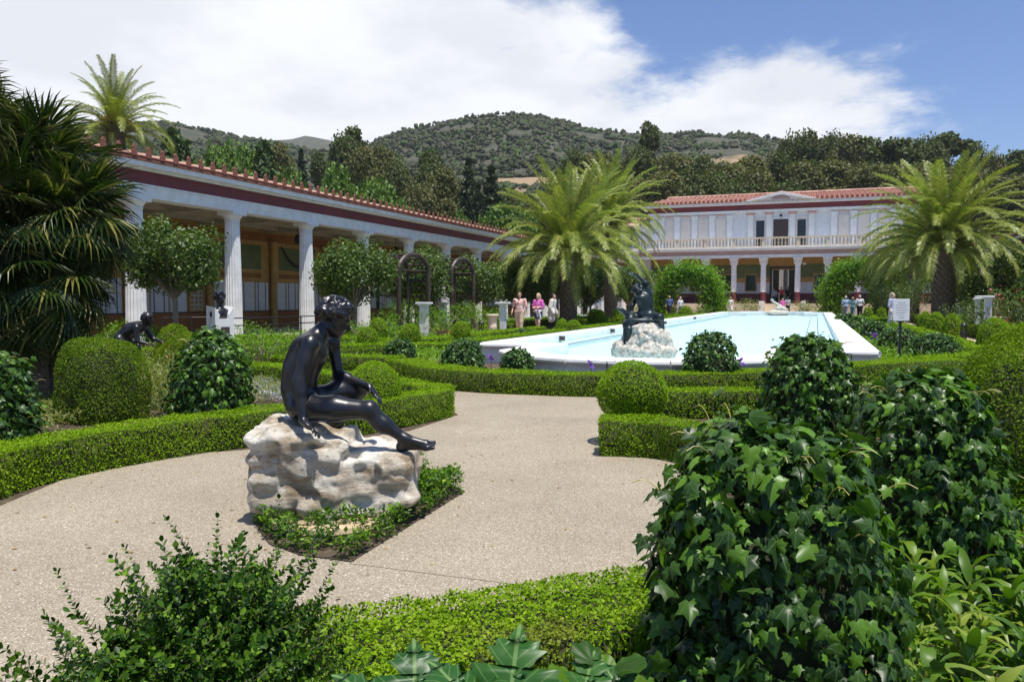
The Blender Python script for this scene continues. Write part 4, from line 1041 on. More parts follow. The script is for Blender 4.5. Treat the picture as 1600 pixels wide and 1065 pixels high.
# ================================================================== GROUND COVER AND LOOSE PLANTS
def inpoly(P, poly):
    x, y = P[:,0], P[:,1]; c = np.zeros(len(P), bool); n = len(poly)
    for i in range(n):
        x1, y1 = poly[i][:2]; x2, y2 = poly[(i+1)%n][:2]
        if y1 == y2: continue
        c ^= ((y1 > y) != (y2 > y)) & (x < (x2-x1)*(y-y1)/(y2-y1) + x1)
    return c
def cover(name, poly, h, leaf, dens, m, label, cat, T=T_LONG, up=.6, patch=.0, z0=0.):
    a = np.array([p[:2] for p in poly]); lo, hi = a.min(0), a.max(0)
    n = int((hi-lo).prod()*dens); P = np.stack([lo[0]+(hi[0]-lo[0])*RNG.random(n), lo[1]+(hi[1]-lo[1])*RNG.random(n), np.zeros(n)], -1)
    P = P[inpoly(P, poly)]; q = fbm(P, 3.5, 3)
    if patch: P = P[q > patch]; q = q[q > patch]
    P[:, 2] = z0 + h*(RNG.random(len(P))**.6)*(.35+1.3*np.clip(q-.15, 0, 1)); NLEAF[0] += len(P)
    N = np.tile((0, 0, 1.0), (len(P), 1)); tip = RNG.normal(0, 1, (len(P), 3)) + np.array((0, 0, up))
    o = obj(name, leaf_mesh(name, P, N, leaf, m, T, tip, .6)); return tag(o, label, cat, kind='stuff')
cover('vinca_ground_cover', BED, .15, .042, 6000, M_shrub, 'loose glossy ground cover round the foot of the limestone rock', 'ground cover', T_LONG, 1.2, .40)
cover('vinca_shoots', BED, .17, .036, 1300, M_lush, 'bright young shoots in the ground cover beside the limestone rock', 'ground cover', T_RH, 1.0, .46)
LB = g2((10,700),(200,655),(440,625),(445,600),(385,596),(150,600),(0,640))
cover('bed_plants', g2((-60,720),(100,668),(300,645),(440,628),(440,598),(385,598),(200,598),(-60,600)), .20, .05, 1500, M_mix, 'mixed low perennials in the bed behind the curved hedge', 'plants', T_LONG, 1.2, .36)
cover('white_flowers', g2((385,628),(450,632),(445,600),(385,600)), .17, .022, 2200, M_whitef, 'small white and violet flowers in the bed left of the seated bronze', 'flowers', T_RH, .4, .35)
cover('salvia_stems', g2((215,652),(300,650),(300,598),(225,598)), .62, .05, 2600, M_mix, 'tall grassy flower stems between the large box drum and the ivy mound', 'flowers', T_LONG, 4.5, .34)
cover('red_flowers', g2((262,640),(305,640),(305,590),(262,590)), .66, .022, 500, M_redf, 'tiny red flowers on tall stems beside the ivy mound', 'flowers', T_RH, .5, .4)
cover('right_bed_cover', [cw(*q) for q in ((.75,1.3),(3.0,1.5),(6.0,6.8),(1.6,7.0),(1.65,5.6),(1.3,4.2),(.9,3.2))], .17, .055, 2300, M_lush, 'dense low leaves under the ivy mounds at the right', 'ground cover', T_LONG, 1.1)
cover('dry_leaf_litter', [cw(*q) for q in ((1.0,1.6),(1.9,1.8),(2.0,3.2),(1.3,3.0))], .16, .035, 500, M_dryfrond, 'dry brown leaves and spent petals among the lily leaves', 'leaf litter', T_RH, .3, .42)
cover('near_bed_cover', [cw(*q) for q in ((-2.0,.9),(1.5,1.0),(1.3,2.5),(.4,2.5),(-.6,2.15),(-1.7,1.95))], .13, .05, 1200, M_shrub, 'low dark leaves in the bed below the bottom hedge', 'ground cover', T_RH, .5, .3)
for i, (poly, lb) in enumerate((
    ([(XC-10.3,18),(XC-8,18),(XC-8,30),(XC-10.3,30)], 'low green planting between the two box hedges before the white piers'),
    ([(XC-7.3,15),(XC-4.4,15),(XC-4.4,66),(XC-5.6,66)], 'low green planting along the foot of the pool wall'),
    ([(XC+4.4,17),(XC+6.4,17),(XC+6.4,66),(XC+4.4,66)], 'low green planting between the pool wall and the gravel path hedge'),
    ([(XC+9.6,22),(XC+15,22),(XC+15,72),(XC+9.6,72)], 'low planting under the date palm before the far colonnade'),
    ([(XC-15,14),(XC-11,14),(XC-11,72),(XC-15,72)], 'low planting along the front of the long colonnade'))):
    cover('bed_planting', poly, .30, .11, 190, M_lush, lb, 'plants', T_LONG, 1.2, .32)

def loose(px, d, r, h, leaf, m, label, cat='shrub', group='loose shrubs in the borders', n=None, z0=0., T=T_LONG, name='flowering_shrub', sq=1.0):
    c = Vector((*dpos(px, d), z0)); k = 14; n = n or int(5.5*r*h/leaf**2*1.6); NLEAF[0] += n
    cen = np.stack([RNG.normal(0, r*.42, k), RNG.normal(0, r*.42*sq, k), h*(.35+.5*RNG.random(k))], -1); cen[0] = (0,0,h*.6); rad = r*(.35+.25*RNG.random(k))
    w_ = RNG.integers(0, k, n); dd = unit(RNG.normal(0, 1, (n, 3))); P = cen[w_] + dd*(rad[w_]*(.55+.5*RNG.random(n)))[:, None]*np.array((1, 1, .85*h/(r+h)*1.6)); P[:, 2] = np.clip(P[:, 2], .02, h*1.12)
    mb = MB(M_bark)
    for j in range(k): mb.tube([(0,0,0), tuple(cen[j]*np.array((.5,.5,.6))), tuple(cen[j])], [.02,.014,.006], 5)
    o = obj(name, leaf_mesh('shrub_leaves', P, dd + np.array((0,0,.5)), leaf, m, T, None, .6, tri_mb(mb), M_bark), None, c); return tag(o, label, cat, group)
loose(408, 15.5, .75, .95, .07, M_lush, 'big loose yellow-green bush between the bust plinth and the seated bronze')
loose(445, 18, .55, .8, .07, M_lush, 'loose bush behind the seated figure\'s back')
for px, d, r, h, lb in ((600,27,.7,1.1,'leafy shrub below the nearer bronze trellis'), (640,30,1.1,1.5,'tall ferny shrub inside the nearer bronze trellis'), (690,27.5,.8,1.3,'tall shrub between the two white T piers'), (745,33,.9,1.35,'shrub behind the stone urn pedestal'), (775,36,.9,1.4,'shrub left of the man in the floral shirt'), (560,25,.5,.8,'yellowish shrub beside the box balls'), (610,24,.5,.7,'pale green shrub behind the box ball'),
        (345,19,.6,.85,'shrub at the foot of the bust plinth'), (230,20,.6,.9,'shrub in front of the column behind the crouching bronze'), (170,19,.55,.95,'yellow-green plants left of the crouching bronze')):
    loose(px, d, r, h, .085, M_lush, lb)
for px, d, r, h, lb in ((1515,34,1.3,1.5,'dark shrub behind the lantern by the white pier'), (1560,31,1.2,1.9,'rose bush with red blooms at the right edge'), (1600,28,1.2,2.2,'tall rose bush cut by the frame edge'), (1425,50,1.8,3.0,'tall dark bush left of the big date palm trunk'), (1400,58,1.6,3.0,'dense green bush behind the woman in white trousers'), (1378,62,1.3,3.6,'leafy vine column beside the right arch')):
    loose(px, d, r, h, .15, M_std, lb)
for px, d, r, h, lb in ((1175,74,1.5,1.5,'reddish shrub left of the villa steps'), (1262,74,1.6,1.3,'low shrub right of the villa steps'), (1000,66,1.0,1.1,'shrub behind the fountain figure'), (1100,70,1.1,1.0,'low shrub under the leafy arch')):
    loose(px, d, r, h, .2, M_mix if px in (1175, 1262) else M_lush, lb)
cover('rose_blooms', [dpos(1545,30), dpos(1610,28), dpos(1610,30), dpos(1545,32)], 1.9, .10, 40, M_redf, 'red and pink rose blooms on the bushes by the right colonnade', 'flowers', T_RH, .3)

# strap-leaved lilies
def strap(L=.17, wd=.022, droop=1.3, seg=5):
    V = []; Fc = []
    for i in range(seg+1):
        t = i/seg; a = R(80) - droop*t*1.0; 
        if i == 0: x, z = 0., 0.
        else: x += L/seg*math.cos(a); z += L/seg*math.sin(a)
        ww = wd*math.sin(math.pi*(.12+.88*t)**.8)*(.98) if i < seg else .001
        V += [(x, -ww, z+ww*.35), (x, 0, z), (x, ww, z+ww*.35)]
        if i: b = 3*i; Fc += [(b-3,b,b+1,b-2), (b-2,b+1,b+2,b-1)]
    return npmesh('strap_leaf', V, np.array(Fc), M_lily, True)
ME_STRAP = [strap(.17,.018,1.5), strap(.14,.020,.9), strap(.20,.017,2.0), strap(.15,.024,2.5)]
k = 0
for i in range(400):
    if k >= 46: break
    p = cw(.7 + 2.2*RNG.random(), 1.5 + 2.6*RNG.random()); dep = -p[0]*math.sin(YAW) + p[1]*math.cos(YAW); u = (p[0]*math.cos(YAW)+p[1]*math.sin(YAW))/dep*F + 800
    if not (1410 < u < 1700) or dep < 1.45: continue
    if any((Vector(p)-Vector(dpos(a, b))).length < .42 for a, b in ((1205,2.38),(1448,3.95))): continue
    k += 1
    root = thing('lily_plant', (p[0], p[1], .02), 'leafy lily plant with arching strap leaves in the bed right of the ivy', 'plant', 'lily plants in the right-hand bed', RNG.random()*6.28)
    hh = .12 + .20*RNG.random()
    MB(M_rach).tube([(0,0,0),(0,0,hh)], .005, 5).build('stem', root)
    for j in range(11): obj('strap_leaf', ME_STRAP[(j+k) % 4], root, (0,0,hh*(.25+.75*j/10)), (RNG.normal(0,.15), RNG.normal(0,.15), 2.4*j), .8+.4*RNG.random())

# lobed foreground leaves
def lobed(L=.26):
    out = [(0.0,0.0),(.07,.06),(.20,.00),(.34,.04),(.32,.10),(.42,.16),(.30,.19),(.16,.22),(.10,.28),(.22,.32),(.34,.37),(.36,.43),(.50,.50),(.42,.53),(.45,.60),(.30,.56),(.17,.50),(.09,.54),(.18,.62),(.22,.68),(.31,.76),(.22,.77),(.22,.84),(.12,.82),(.07,.90),(.04,.95),(0,1.0)]
    V = []; Fc = []; n = len(out)
    for i, (x, y) in enumerate(out): V.append((0, y if i in (0, n-1) else min(y, .97), .0))
    for s in (-1, 1):
        b = len(V)
        for i, (x, y) in enumerate(out): V.append((s*x*.5, y - .3*x*0, .10*x)); 
        for i, (x, y) in enumerate(out): V.append((s*x, y, .16*x - .45*x*x*1.2))
        for i in range(n-1):
            q = [(i, b+i, b+i+1, i+1), (b+i, b+n+i, b+n+i+1, b+i+1)]
            Fc += [(a[0], a[1], a[2], a[3]) if s > 0 else (a[3], a[2], a[1], a[0]) for a in q]
    V = np.array(V); V[:, 2] += .12*np.sin(V[:, 1]*2.6) - .25*V[:, 1]**2 + (vnoise(V*np.array((1,1,0))+3, 6.5)-.5)*.12; uv = V[:, :2].copy()
    return npmesh('lobed_leaf', V*L, np.array(Fc), M_lobed, True, None, uv)
ME_LOB = lobed()
def lobed_plant(px, py, d, angs, label, s=1.0):
    p = D(px, py, d); root = thing('lobed_plant', (p.x, p.y, 0.0), label, 'plant', 'broad-leaved plants below the bottom hedge')
    mb = MB(M_rach)
    for i, (az, el, ln) in enumerate(angs):
        a = YAW + R(az); dr = Vector((math.sin(-a)*-1, math.cos(a), 0)) ; dr = Vector((-math.sin(YAW - R(az)), math.cos(YAW - R(az)), 0))
        base = Vector((0,0,p.z - .03*i)) + dr*.07; mb.tube([(0,0,0),(0,0,p.z*.7-.02*i), tuple(base)], [.008,.007,.004], 6)
        Y = (dr*math.cos(R(el)) + Vector((0,0,math.sin(R(el))))).normalized(); X = Y.cross(Vector((0,0,1))).normalized(); N = X.cross(Y)
        o = obj('lobed_leaf', ME_LOB, root); o.matrix_basis = Matrix.Translation(base) @ Matrix((X, Y, N)).transposed().to_4x4() @ Matrix.Scale(ln*s, 4)
    mb.build('stalk', root)
lobed_plant(650, 1150, 1.75, ((-62,35,.72),(-8,60,.8),(58,32,.66),(150,-10,.6)), 'broad lobed leaves rising from the frame bottom below the box hedge')
lobed_plant(785, 1152, 1.70, ((-50,40,.72),(12,66,.9),(66,38,.66),(170,-10,.6)), 'glossy lobed leaves, tallest of the broad-leaved plants')
lobed_plant(895, 1128, 1.72, ((-60,30,.6),(20,50,.62),(80,15,.5)), 'small lobed leaves beside the rounded leaves')
lobed_plant(1010, 1135, 1.75, ((-30,45,.5),(40,40,.5),(100,10,.5)), 'lobed leaves next to the large ivy mound')
0 and lobed_plant(1545, 900, 2.3, ((-60,10,.38),(30,15,.42),(160,0,.36)), 'single lobed plant among the lily leaves')
rd = MB(M_shrub); rd.add([(0,0,0)] + [((.5+.03*math.cos(9*q))*math.cos(q)*1.0, .45+(.5)*math.sin(q), .06*math.cos(6*q)) for q in [6.2832*j/22-1.57 for j in range(22)]], [(0,j+1,(j+1)%22+1) for j in range(22)])
me_rd = rd.mesh('round_leaf', True)
root = thing('round_leaved_plant', (*dpos(945, 1.78), 0), 'small plant with rounded crinkled leaves beside the large ivy mound', 'plant')
for j in range(16):
    a = 2.4*j; rr = .03+.008*j; o = obj('round_leaf', me_rd, root, (rr*math.cos(a), rr*math.sin(a), .62-.012*j), (R(20+2*j), 0, a-1.57), .075)
    MB(M_rach).tube([(0,0,.3),(rr*math.cos(a)*.9, rr*math.sin(a)*.9, .60-.012*j)], .0025, 4).build('leaf_stalk', root)

# foreground box shrub with loose shoots
def sprig(L, n, leaf, seed):
    r_ = np.random.default_rng(seed); mb = MB(M_bark); pts = [Vector((0,0,0))]; dr = Vector((0,0,1))
    for i in range(8): dr = (dr + Vector(r_.normal(0,.10,3)) + Vector((.05,0,0))).normalized(); pts.append(pts[-1] + dr*L/8)
    mb.tube(pts, [.0022*(1-.8*i/8) for i in range(9)], 4)
    P = []; Nn = []; Tp = []
    for i in range(n):
        t = .1 + .9*i/n; j = min(int(t*8), 7); p = pts[j].lerp(pts[j+1], t*8-j); ax_ = (pts[j+1]-pts[j]).normalized()
        for s in (0, math.pi):
            a = i*1.57+s; side = ax_.orthogonal().normalized(); side.rotate(Matrix.Rotation(a, 3, ax_)); tp = (side + ax_*.7).normalized()
            P.append(p); Tp.append(tp); Nn.append(ax_ - tp*.5)
    P.append(pts[-1]); Tp.append(dr); Nn.append(dr.orthogonal())
    P, Nn, Tp = map(np.array, (P, Nn, Tp)); N = unit(Nn + r_.normal(0,.2,Nn.shape)); Y = unit(Tp - (Tp*N).sum(-1, keepdims=True)*N); X = np.cross(Y, N)
    T = (np.array([(0,0,0),(.22,.2,.04),(.33,.55,.07),(.2,.88,.03),(0,1,-.02),(-.2,.88,.03),(-.33,.55,.07),(-.22,.2,.04),(0,.5,0)]), np.array([(8,0,1),(8,1,2),(8,2,3),(8,3,4),(8,4,5),(8,5,6),(8,6,7),(8,7,0)]))
    V, Fc, uv = bake(P, X, Y, N, leaf*(.7+.5*r_.random(len(P))), T)
    cv, cf = tri_mb(mb); return npmesh('sprig', np.concatenate([V, cv]), np.concatenate([Fc, cf+len(V)]), [M_shrub, M_bark], False, np.concatenate([np.zeros(len(Fc), int), np.ones(len(cf), int)]))
ME_SPR = [sprig(.20+.04*i, 12+2*i, .027, i) for i in range(6)]
def front_shrub(c, r, h, label):
    root = thing('foreground_box_shrub', (*c, 0), label, 'shrub')
    n = 620; d = unit(RNG.normal(0,1,(n,3))); d[:,2] = np.abs(d[:,2])
    P = d*np.array((r,r,h*.92))*(.70+.22*RNG.random(n)**.5)[:,None]; P[:,2] += .02
    stuffV = []; 
    order = np.argsort(-(P @ np.array((0,0,.6)) + np.linalg.norm(P[:,:2],axis=1)*.5 + RNG.random(n)*.05))
    bm = bmesh.new()
    for rank, i in enumerate(order):
        ax_ = Vector(unit(d[i]*np.array((1,1,.6)) + np.array((0,0,.55)) + RNG.normal(0,.28,3))); q = ax_.to_track_quat('Z','Y'); M = Matrix.Translation(P[i]) @ q.to_matrix().to_4x4() @ Matrix.Rotation(RNG.random()*6.28, 4, 'Z') @ Matrix.Scale(.42+.45*RNG.random()**2, 4)
        if rank < 280: obj('sprig', ME_SPR[i % 6], root).matrix_basis = M
        else:
            me = ME_SPR[i % 6].copy(); me.transform(M); bm.from_mesh(me); bpy.data.meshes.remove(me)
    me = bpy.data.meshes.new('inner_sprigs'); bm.to_mesh(me); bm.free(); me.materials.append(M_shrub); me.materials.append(M_bark); tag(obj('inner_sprigs', me, root), kind='stuff')
    # long stray shoots to the side
    for (az, el, s_, b) in ((192,16,1.1,.24),(188,32,1.0,.34),(175,8,.9,.18),(200,48,.9,.42),(20,55,.8,.5),(-10,35,.8,.45),(60,75,.8,.60),(150,60,.8,.5)):
        v = Vector((math.cos(R(az)), math.sin(R(az)), 0)); v.rotate(Matrix.Rotation(YAW, 3, 'Z')); ax_ = v*math.cos(R(el)) + Vector((0,0,math.sin(R(el))))
        o = obj('long_shoot', ME_SPR[5], root); o.matrix_basis = Matrix.Translation(v*r*.72 + Vector((0,0,b))) @ ax_.to_track_quat('Z','Y').to_matrix().to_4x4() @ Matrix.Scale(s_*.8, 4)
    core = MB(M_twig); core.lathe([(r*.66,0)] + [(r*.70*math.cos(q*math.pi/16)+.001, h*.72*math.sin(q*math.pi/16)) for q in range(9)], 12)  # solid dark dome added among the branches so the inside reads dense and dark
    for j in range(30):
        a = RNG.random()*6.28; e = .5+.6*RNG.random(); core.tube([(0,0,0),(math.cos(a)*r*.3,math.sin(a)*r*.3,h*.3),(math.cos(a)*r*.6*e,math.sin(a)*r*.6*e,h*.75*e)], [.010,.006,.003], 5)
    core.build('branches', root)
    nn = 60000; dd = unit(RNG.normal(0,1,(nn,3))); dd[:,2] = np.abs(dd[:,2]); PP = dd*np.array((r,r,h))*(.66+.32*RNG.random(nn))[:,None]*(.80+.40*fbm(dd, 3, 2))[:,None]
    tag(obj('inner_leaves', leaf_mesh('inner_leaves', PP, dd, .022, M_shrub), root), kind='stuff')
front_shrub(dpos(325, 2.2), .30, .72, 'loose untrimmed box shrub with long shoots in front of the plaza')
front_shrub(dpos(215, 2.0), .27, .56, 'darker low box shrub with sprawling twigs below the untrimmed one')

# ================================================================== PALMS
def frond_mesh(L, el0, droop, nl=104, lw=.044, ll=.56, name='frond', m=None, seed=0):
    r_ = np.random.default_rng(seed); V = []; Fc = []; mi = []; pts = []; x = z = 0.0; seg = 16
    for i in range(seg+1):
        t = i/seg; a = el0 - droop*t**1.35; pts.append((x, 0.0, z, a)); x += L/seg*math.cos(a); z += L/seg*math.sin(a)
    mb = MB(M_rach); mb.tube([p[:3] for p in pts], [.035*(1-.85*i/seg) for i in range(seg+1)], 4); V = list(mb.V); Fc = list(mb.F); mi = [1]*len(Fc)
    for i in range(nl):
        t = .10 + .90*i/(nl-1); f = t*seg; j = min(int(f), seg-1); f -= j; px = pts[j][0]*(1-f)+pts[j+1][0]*f; pz = pts[j][2]*(1-f)+pts[j+1][2]*f; a = pts[j][3]
        tx = Vector((math.cos(a), 0, math.sin(a))); nz = Vector((-math.sin(a), 0, math.cos(a))); l_ = ll*(math.sin(math.pi*(.12+.80*t))**.7)*(.85+.3*r_.random())
        for s in (-1, 1):
            o_ = tx*(.62+.25*t) + Vector((0, s, 0))*.85 + nz*(.30+.25*r_.normal()*.6); o_.normalize(); mid = Vector((px,0,pz)) + o_*l_*.5; tip = Vector((px,0,pz)) + o_*l_ + Vector((0,0,-.22*l_*(1.1+.4*r_.random())))
            wv = tx*(lw*.5) ; b = len(V); base = Vector((px,0,pz))
            V += [tuple(base-wv*.6), tuple(base+wv*.6), tuple(mid+wv), tuple(mid-wv), tuple(tip)]; Fc += [(b,b+1,b+2,b+3),(b+3,b+2,b+4)]; mi += [0,0]
    me = bpy.data.meshes.new(name); me.from_pydata(V, [], Fc); me.materials.append(m or M_palm); me.materials.append(M_rach); me.polygons.foreach_set('material_index', mi); me.update(); return me
FR = [frond_mesh(4.7, R(e), R(dr), seed=i) for i, (e, dr) in enumerate(((82,34),(70,60),(58,80),(46,98),(34,104),(22,100),(6,84)))]
def trunk_mesh(r, h, boots=True, hb=None):
    mb = MB(M_pbark); mb.lathe([(r*1.25,0),(r*1.05,.3),(r,.9),(r*.96,h*.7),(r*1.05,h)], 16)
    if boots:
        rows = int(h/.16)
        for i in range(rows):
            z = (i+.5)*h/rows; n = 11
            for j in range(n):
                a = 6.283*(j+.5*(i%2))/n + .1*random.random(); ca, sa = math.cos(a), math.sin(a); w_ = r*.27; rr = r*.97
                o_ = r*(.10+.08*random.random()) + (.10*r if z > h-.7 else 0)
                P = [(-w_,0,-.10),(w_,0,-.10),(w_*.5,o_,.10),(-w_*.5,o_,.10),(0,0,.16)]
                V = [(ca*(rr+p[1])-sa*p[0], sa*(rr+p[1])+ca*p[0], z+p[2]) for p in P]; mb.add(V, [(0,1,2,3),(3,2,4),(0,3,4),(1,4,2)])
    return mb.mesh('trunk')
def date_palm(px, d, cy, scale, label, r=.45, nf=96, cat='palm tree', fruit=True, base=0., lean=0):
    c = Vector((*dpos(px, d), base)); hz = EYE + (HZ-cy)*d/F - base; root = thing('date_palm', c, label, cat, 'feathery date palms')
    obj('trunk', trunk_mesh(r, hz), root)
    for i in range(nf):
        t = (i+.5)/nf; k_ = min(6, int(7*t**.95)); a = i*2.39996; rr = r*.55
        s_ = scale*(.86+.24*RNG.random())*(1.0 if k_ < 6 else .85)
        obj('frond', FR[k_], root, (math.cos(a)*rr*.5, math.sin(a)*rr*.5, hz - .15 - .55*t), (RNG.normal(0,.07), RNG.normal(0,.06), a), s_)
    if fruit:
        for q in range(7):
            a = 6.283*q/7+.4; mb = MB(M_fruit)
            for j in range(14): b = a+RNG.normal(0,.35); l_ = .8+.3*RNG.random(); mb.tube([(0,0,0),(math.cos(b)*l_*.5,math.sin(b)*l_*.5,.35),(math.cos(b)*l_,math.sin(b)*l_,.1-.3*RNG.random())], [.016,.012,.006], 4)
            mb.build('fruit_stalk', root, (0,0,hz-.1))
    return root
date_palm(888, 41, 390, 1.02, 'big date palm with arching fronds behind the three walking visitors', .42, 100)
date_palm(954, 49, 342, .86, 'taller date palm with slimmer trunk just right of the big one', .38, 84)
date_palm(1473, 42, 375, 1.03, 'largest date palm, standing among box balls on the side of the notice board', .52, 104)
date_palm(1425, 60, 395, .90, 'smaller date palm half hidden behind the largest one', .45, 76)
date_palm(188, 40, 195, .66, 'date palm rising behind the colonnade roof above the fan palm', .40, 60)
date_palm(1640, 50, 370, .9, 'date palm at the frame edge of which only fronds show', .5, 40)

def fan_mesh(Rr, fold, droop, n=30, seed=0):
    r_ = np.random.default_rng(seed); mb = MB(M_palmd, M_rach); mb.m = 0
    for i in range(n):
        a = R(-125 + 250*i/(n-1)); l_ = Rr*(.88+.18*r_.random())*(1-.12*abs(a)/2.2); ca, sa = math.cos(a), math.sin(a); px_, py_ = -sa, ca; w0, w1 = .004, Rr*.032
        def q(t, off, up): return (ca*l_*t + px_*off, sa*l_*t + py_*off, up - droop*(t**2.2)*Rr - .18*Rr*abs(sa)*t)
        w2 = w1*.8
        V = [q(.02,0,0), q(.5,-w1,.012), q(.5,0,-.006), q(.5,w1,.012), q(.8,-w2*.6,.006), q(.8,0,-.006), q(.8,w2*.6,.006), q(1,0,-.04*r_.random()*4*Rr)]
        mb.add(V, [(0,1,2),(0,2,3),(1,4,5,2),(2,5,6,3),(4,7,5),(5,7,6)])
    mb.m = 1; mb.tube([(-Rr*1.2,0,-Rr*.35),(-Rr*.5,0,-Rr*.06),(0,0,0)], [.014,.010,.008], 5)
    return mb.mesh('fan_leaf')
FAN = [fan_mesh(.62, .1, .10, seed=1), fan_mesh(.60, .1, .30, seed=2), fan_mesh(.56, .1, .5, seed=3)]
def fan_palm(crowns, label):
    b = Vector((*dpos(crowns[0][0], crowns[0][2]), 0)); root = thing('fan_palm', b, label, 'palm tree')
    for (px, py, d, rad, n) in crowns:
        c = D(px, py, d) - b
        mb = MB(M_pbark); mb.tube([(c.x*.5, c.y*.5, 0), (c.x*.8, c.y*.8, c.z*.5), (c.x, c.y, c.z)], [.16,.14,.12], 10); mb.build('trunk', root)
        for i in range(n):
            t = (i+.5)/n; el = R(82 - 150*t); a = i*2.39996; dv = Vector((math.cos(a)*math.cos(el), math.sin(a)*math.cos(el), math.sin(el)))
            p = c + dv*rad*(.75+.3*RNG.random()); X = (dv + Vector((0,0,-.15-.5*t))).normalized(); N = Vector((0,0,1)) + dv*.3 + Vector(RNG.normal(0,.25,3)); Y = N.cross(X).normalized(); N = X.cross(Y)
            o = obj('fan_leaf', FAN[min(2, int(t*3))], root); o.matrix_basis = Matrix.Translation(p) @ Matrix((X, Y, N)).transposed().to_4x4() @ Matrix.Scale(.85+.35*RNG.random(), 4)
fan_palm(((66,280,11.5,.66,54), (104,350,11,.58,46), (20,360,10.8,.75,50), (50,450,10.8,.70,50), (-60,250,11,.7,40), (-50,420,10.5,.8,40), (82,415,11.4,.42,26)), 'bushy dark fan palm with several crowns hiding the near end of the colonnade')
fan_palm(((-85,165,9.5,.30,30),), 'fan palm at the very corner of the frame with one crown tip showing')

# ================================================================== TREES
def crown_pts(kind, n, rs):
    r_ = np.random.default_rng(rs)
    if kind == 'cypress':
        t = r_.random(n)**.8; a = r_.random(n)*6.28; rr = .5*np.sin(np.pi*(.06+.94*(1-t))**.75)*(.8+.25*r_.random(n)); P = np.stack([rr*np.cos(a), rr*np.sin(a), .2+t*6.0], -1); return P, np.stack([np.cos(a), np.sin(a), .6+0*a], -1)
    if kind == 'conifer':
        t = r_.random(n)**.85; lay = np.round(t*13)/13; a = r_.random(n)*6.28; arm = 1+.25*np.sin(a*5+lay*20); rr = (1-t)**.85*2.6*arm*(.35+.65*r_.random(n)**.5); P = np.stack([rr*np.cos(a), rr*np.sin(a), 1+lay*9-rr*.18+r_.normal(0,.08,n)], -1); return P, np.stack([np.cos(a)*.4, np.sin(a)*.4, 1+0*a], -1)
    k = {'euc': 26, 'eucthin': 15, 'pine': 16, 'bushy': 14}[kind]; H = {'euc': 9, 'eucthin': 11, 'pine': 6, 'bushy': 5}[kind]; Rr = {'euc': 2.9, 'eucthin': 2.2, 'pine': 3.2, 'bushy': 2.4}[kind]
    zt = r_.random(k); 
    if kind in ('euc', 'eucthin'): z = H*(.22+.74*zt) if kind == 'euc' else H*(.45+.53*zt); rad = Rr*np.sin(np.pi*np.clip(.12+.8*zt, 0, 1))
    elif kind == 'pine': z = H*(.40+.48*zt); rad = Rr*np.sqrt(np.clip(1-(zt-.1)**2, .1, 1))
    else: z = H*(.18+.64*zt); rad = Rr*np.sin(np.pi*(.2+.7*zt))
    a = r_.random(k)*6.28; q = np.sqrt(r_.random(k)); C = np.stack([np.cos(a)*rad*q*.8, np.sin(a)*rad*q*.8, z], -1)
    s_ = {'euc': 1.15, 'eucthin': .75, 'pine': 1.35, 'bushy': 1.15}[kind]*(.65+.6*r_.random(k))
    w_ = r_.integers(0, k, n); d = unit(r_.normal(0,1,(n,3))); P = C[w_] + d*(s_[w_]*(.62+.42*r_.random(n)))[:, None]*np.array((1,1,.82 if kind != 'euc' else 1.0)); return P, d + np.array((0,0,.35))
PROTO = {}
def proto(key, kind, m, n, leaf, seed):
    P, N = crown_pts(kind, n, seed); cm_ = leaf_mesh('crown', P, N, leaf, m, T_RH, None, .7)
    H = P[:, 2].max(); wd = np.percentile(np.abs(P[:, 0]), 97)*2; mb = MB(M_bark); r_ = np.random.default_rng(seed)
    mb.tube([(0,0,-1.5),(.1,0,H*.3),(-.05,.1,H*.55),(0,0,H*.85)], [.26,.2,.13,.03], 7)
    if kind in ('euc','eucthin','pine','bushy'):
        for j in range(9):
            q = P[r_.integers(0, len(P))]*.8; s_ = H*(.2+.4*r_.random()); mb.tube([(0,0,s_),tuple(q*np.array((.5,.5,.75))+np.array((0,0,s_*.2))),tuple(q)], [.10,.07,.03], 5)
    PROTO[key] = (cm_, mb.mesh('trunk'), H, wd)
for i in range(4): proto(f'euc{i}', 'euc', (M_euc, M_eucb, M_euc, M_eucb)[i], 15000, .27, 40+i)
for i in range(2): proto(f'thin{i}', 'eucthin', M_euc, 3600, .34, 50+i)
for i in range(2): proto(f'pine{i}', 'pine', M_pine, 7500, .28, 60+i)
proto('cyp', 'cypress', M_cyp, 3500, .26, 70); proto('con0', 'conifer', M_dark, 8000, .32, 71); proto('con1', 'conifer', M_dark, 8000, .32, 72); proto('bush', 'bushy', M_pine, 6000, .25, 73); proto('bushe', 'bushy', M_euc, 6000, .25, 74)
KN = {'euc': 'eucalyptus_tree', 'thi': 'eucalyptus_tree', 'pin': 'pine_tree', 'cyp': 'cypress_tree', 'con': 'conifer_tree', 'bus': 'round_tree'}
def far_tree(key, px, ty, wpx, d, label, group=None):
    cm_, tm, H, wd = PROTO[key]; u = (px-800)/F; zb = hill_z(u, d) if d > RB else 0.0; zt = EYE + (HZ-ty)*d/F; h = max(zt - zb, 3.0); w_ = wpx*d/F
    p = dpos(px, d); root = thing(KN[key[:3]], (p[0], p[1], zb), label, 'tree', group, RNG.random()*6.28)
    sx = w_/wd; sz = h/H
    obj('crown', cm_, root, scale=(sx, sx, sz)); obj('trunk', tm, root, scale=(max(sx, .6*sz), max(sx, .6*sz), sz))
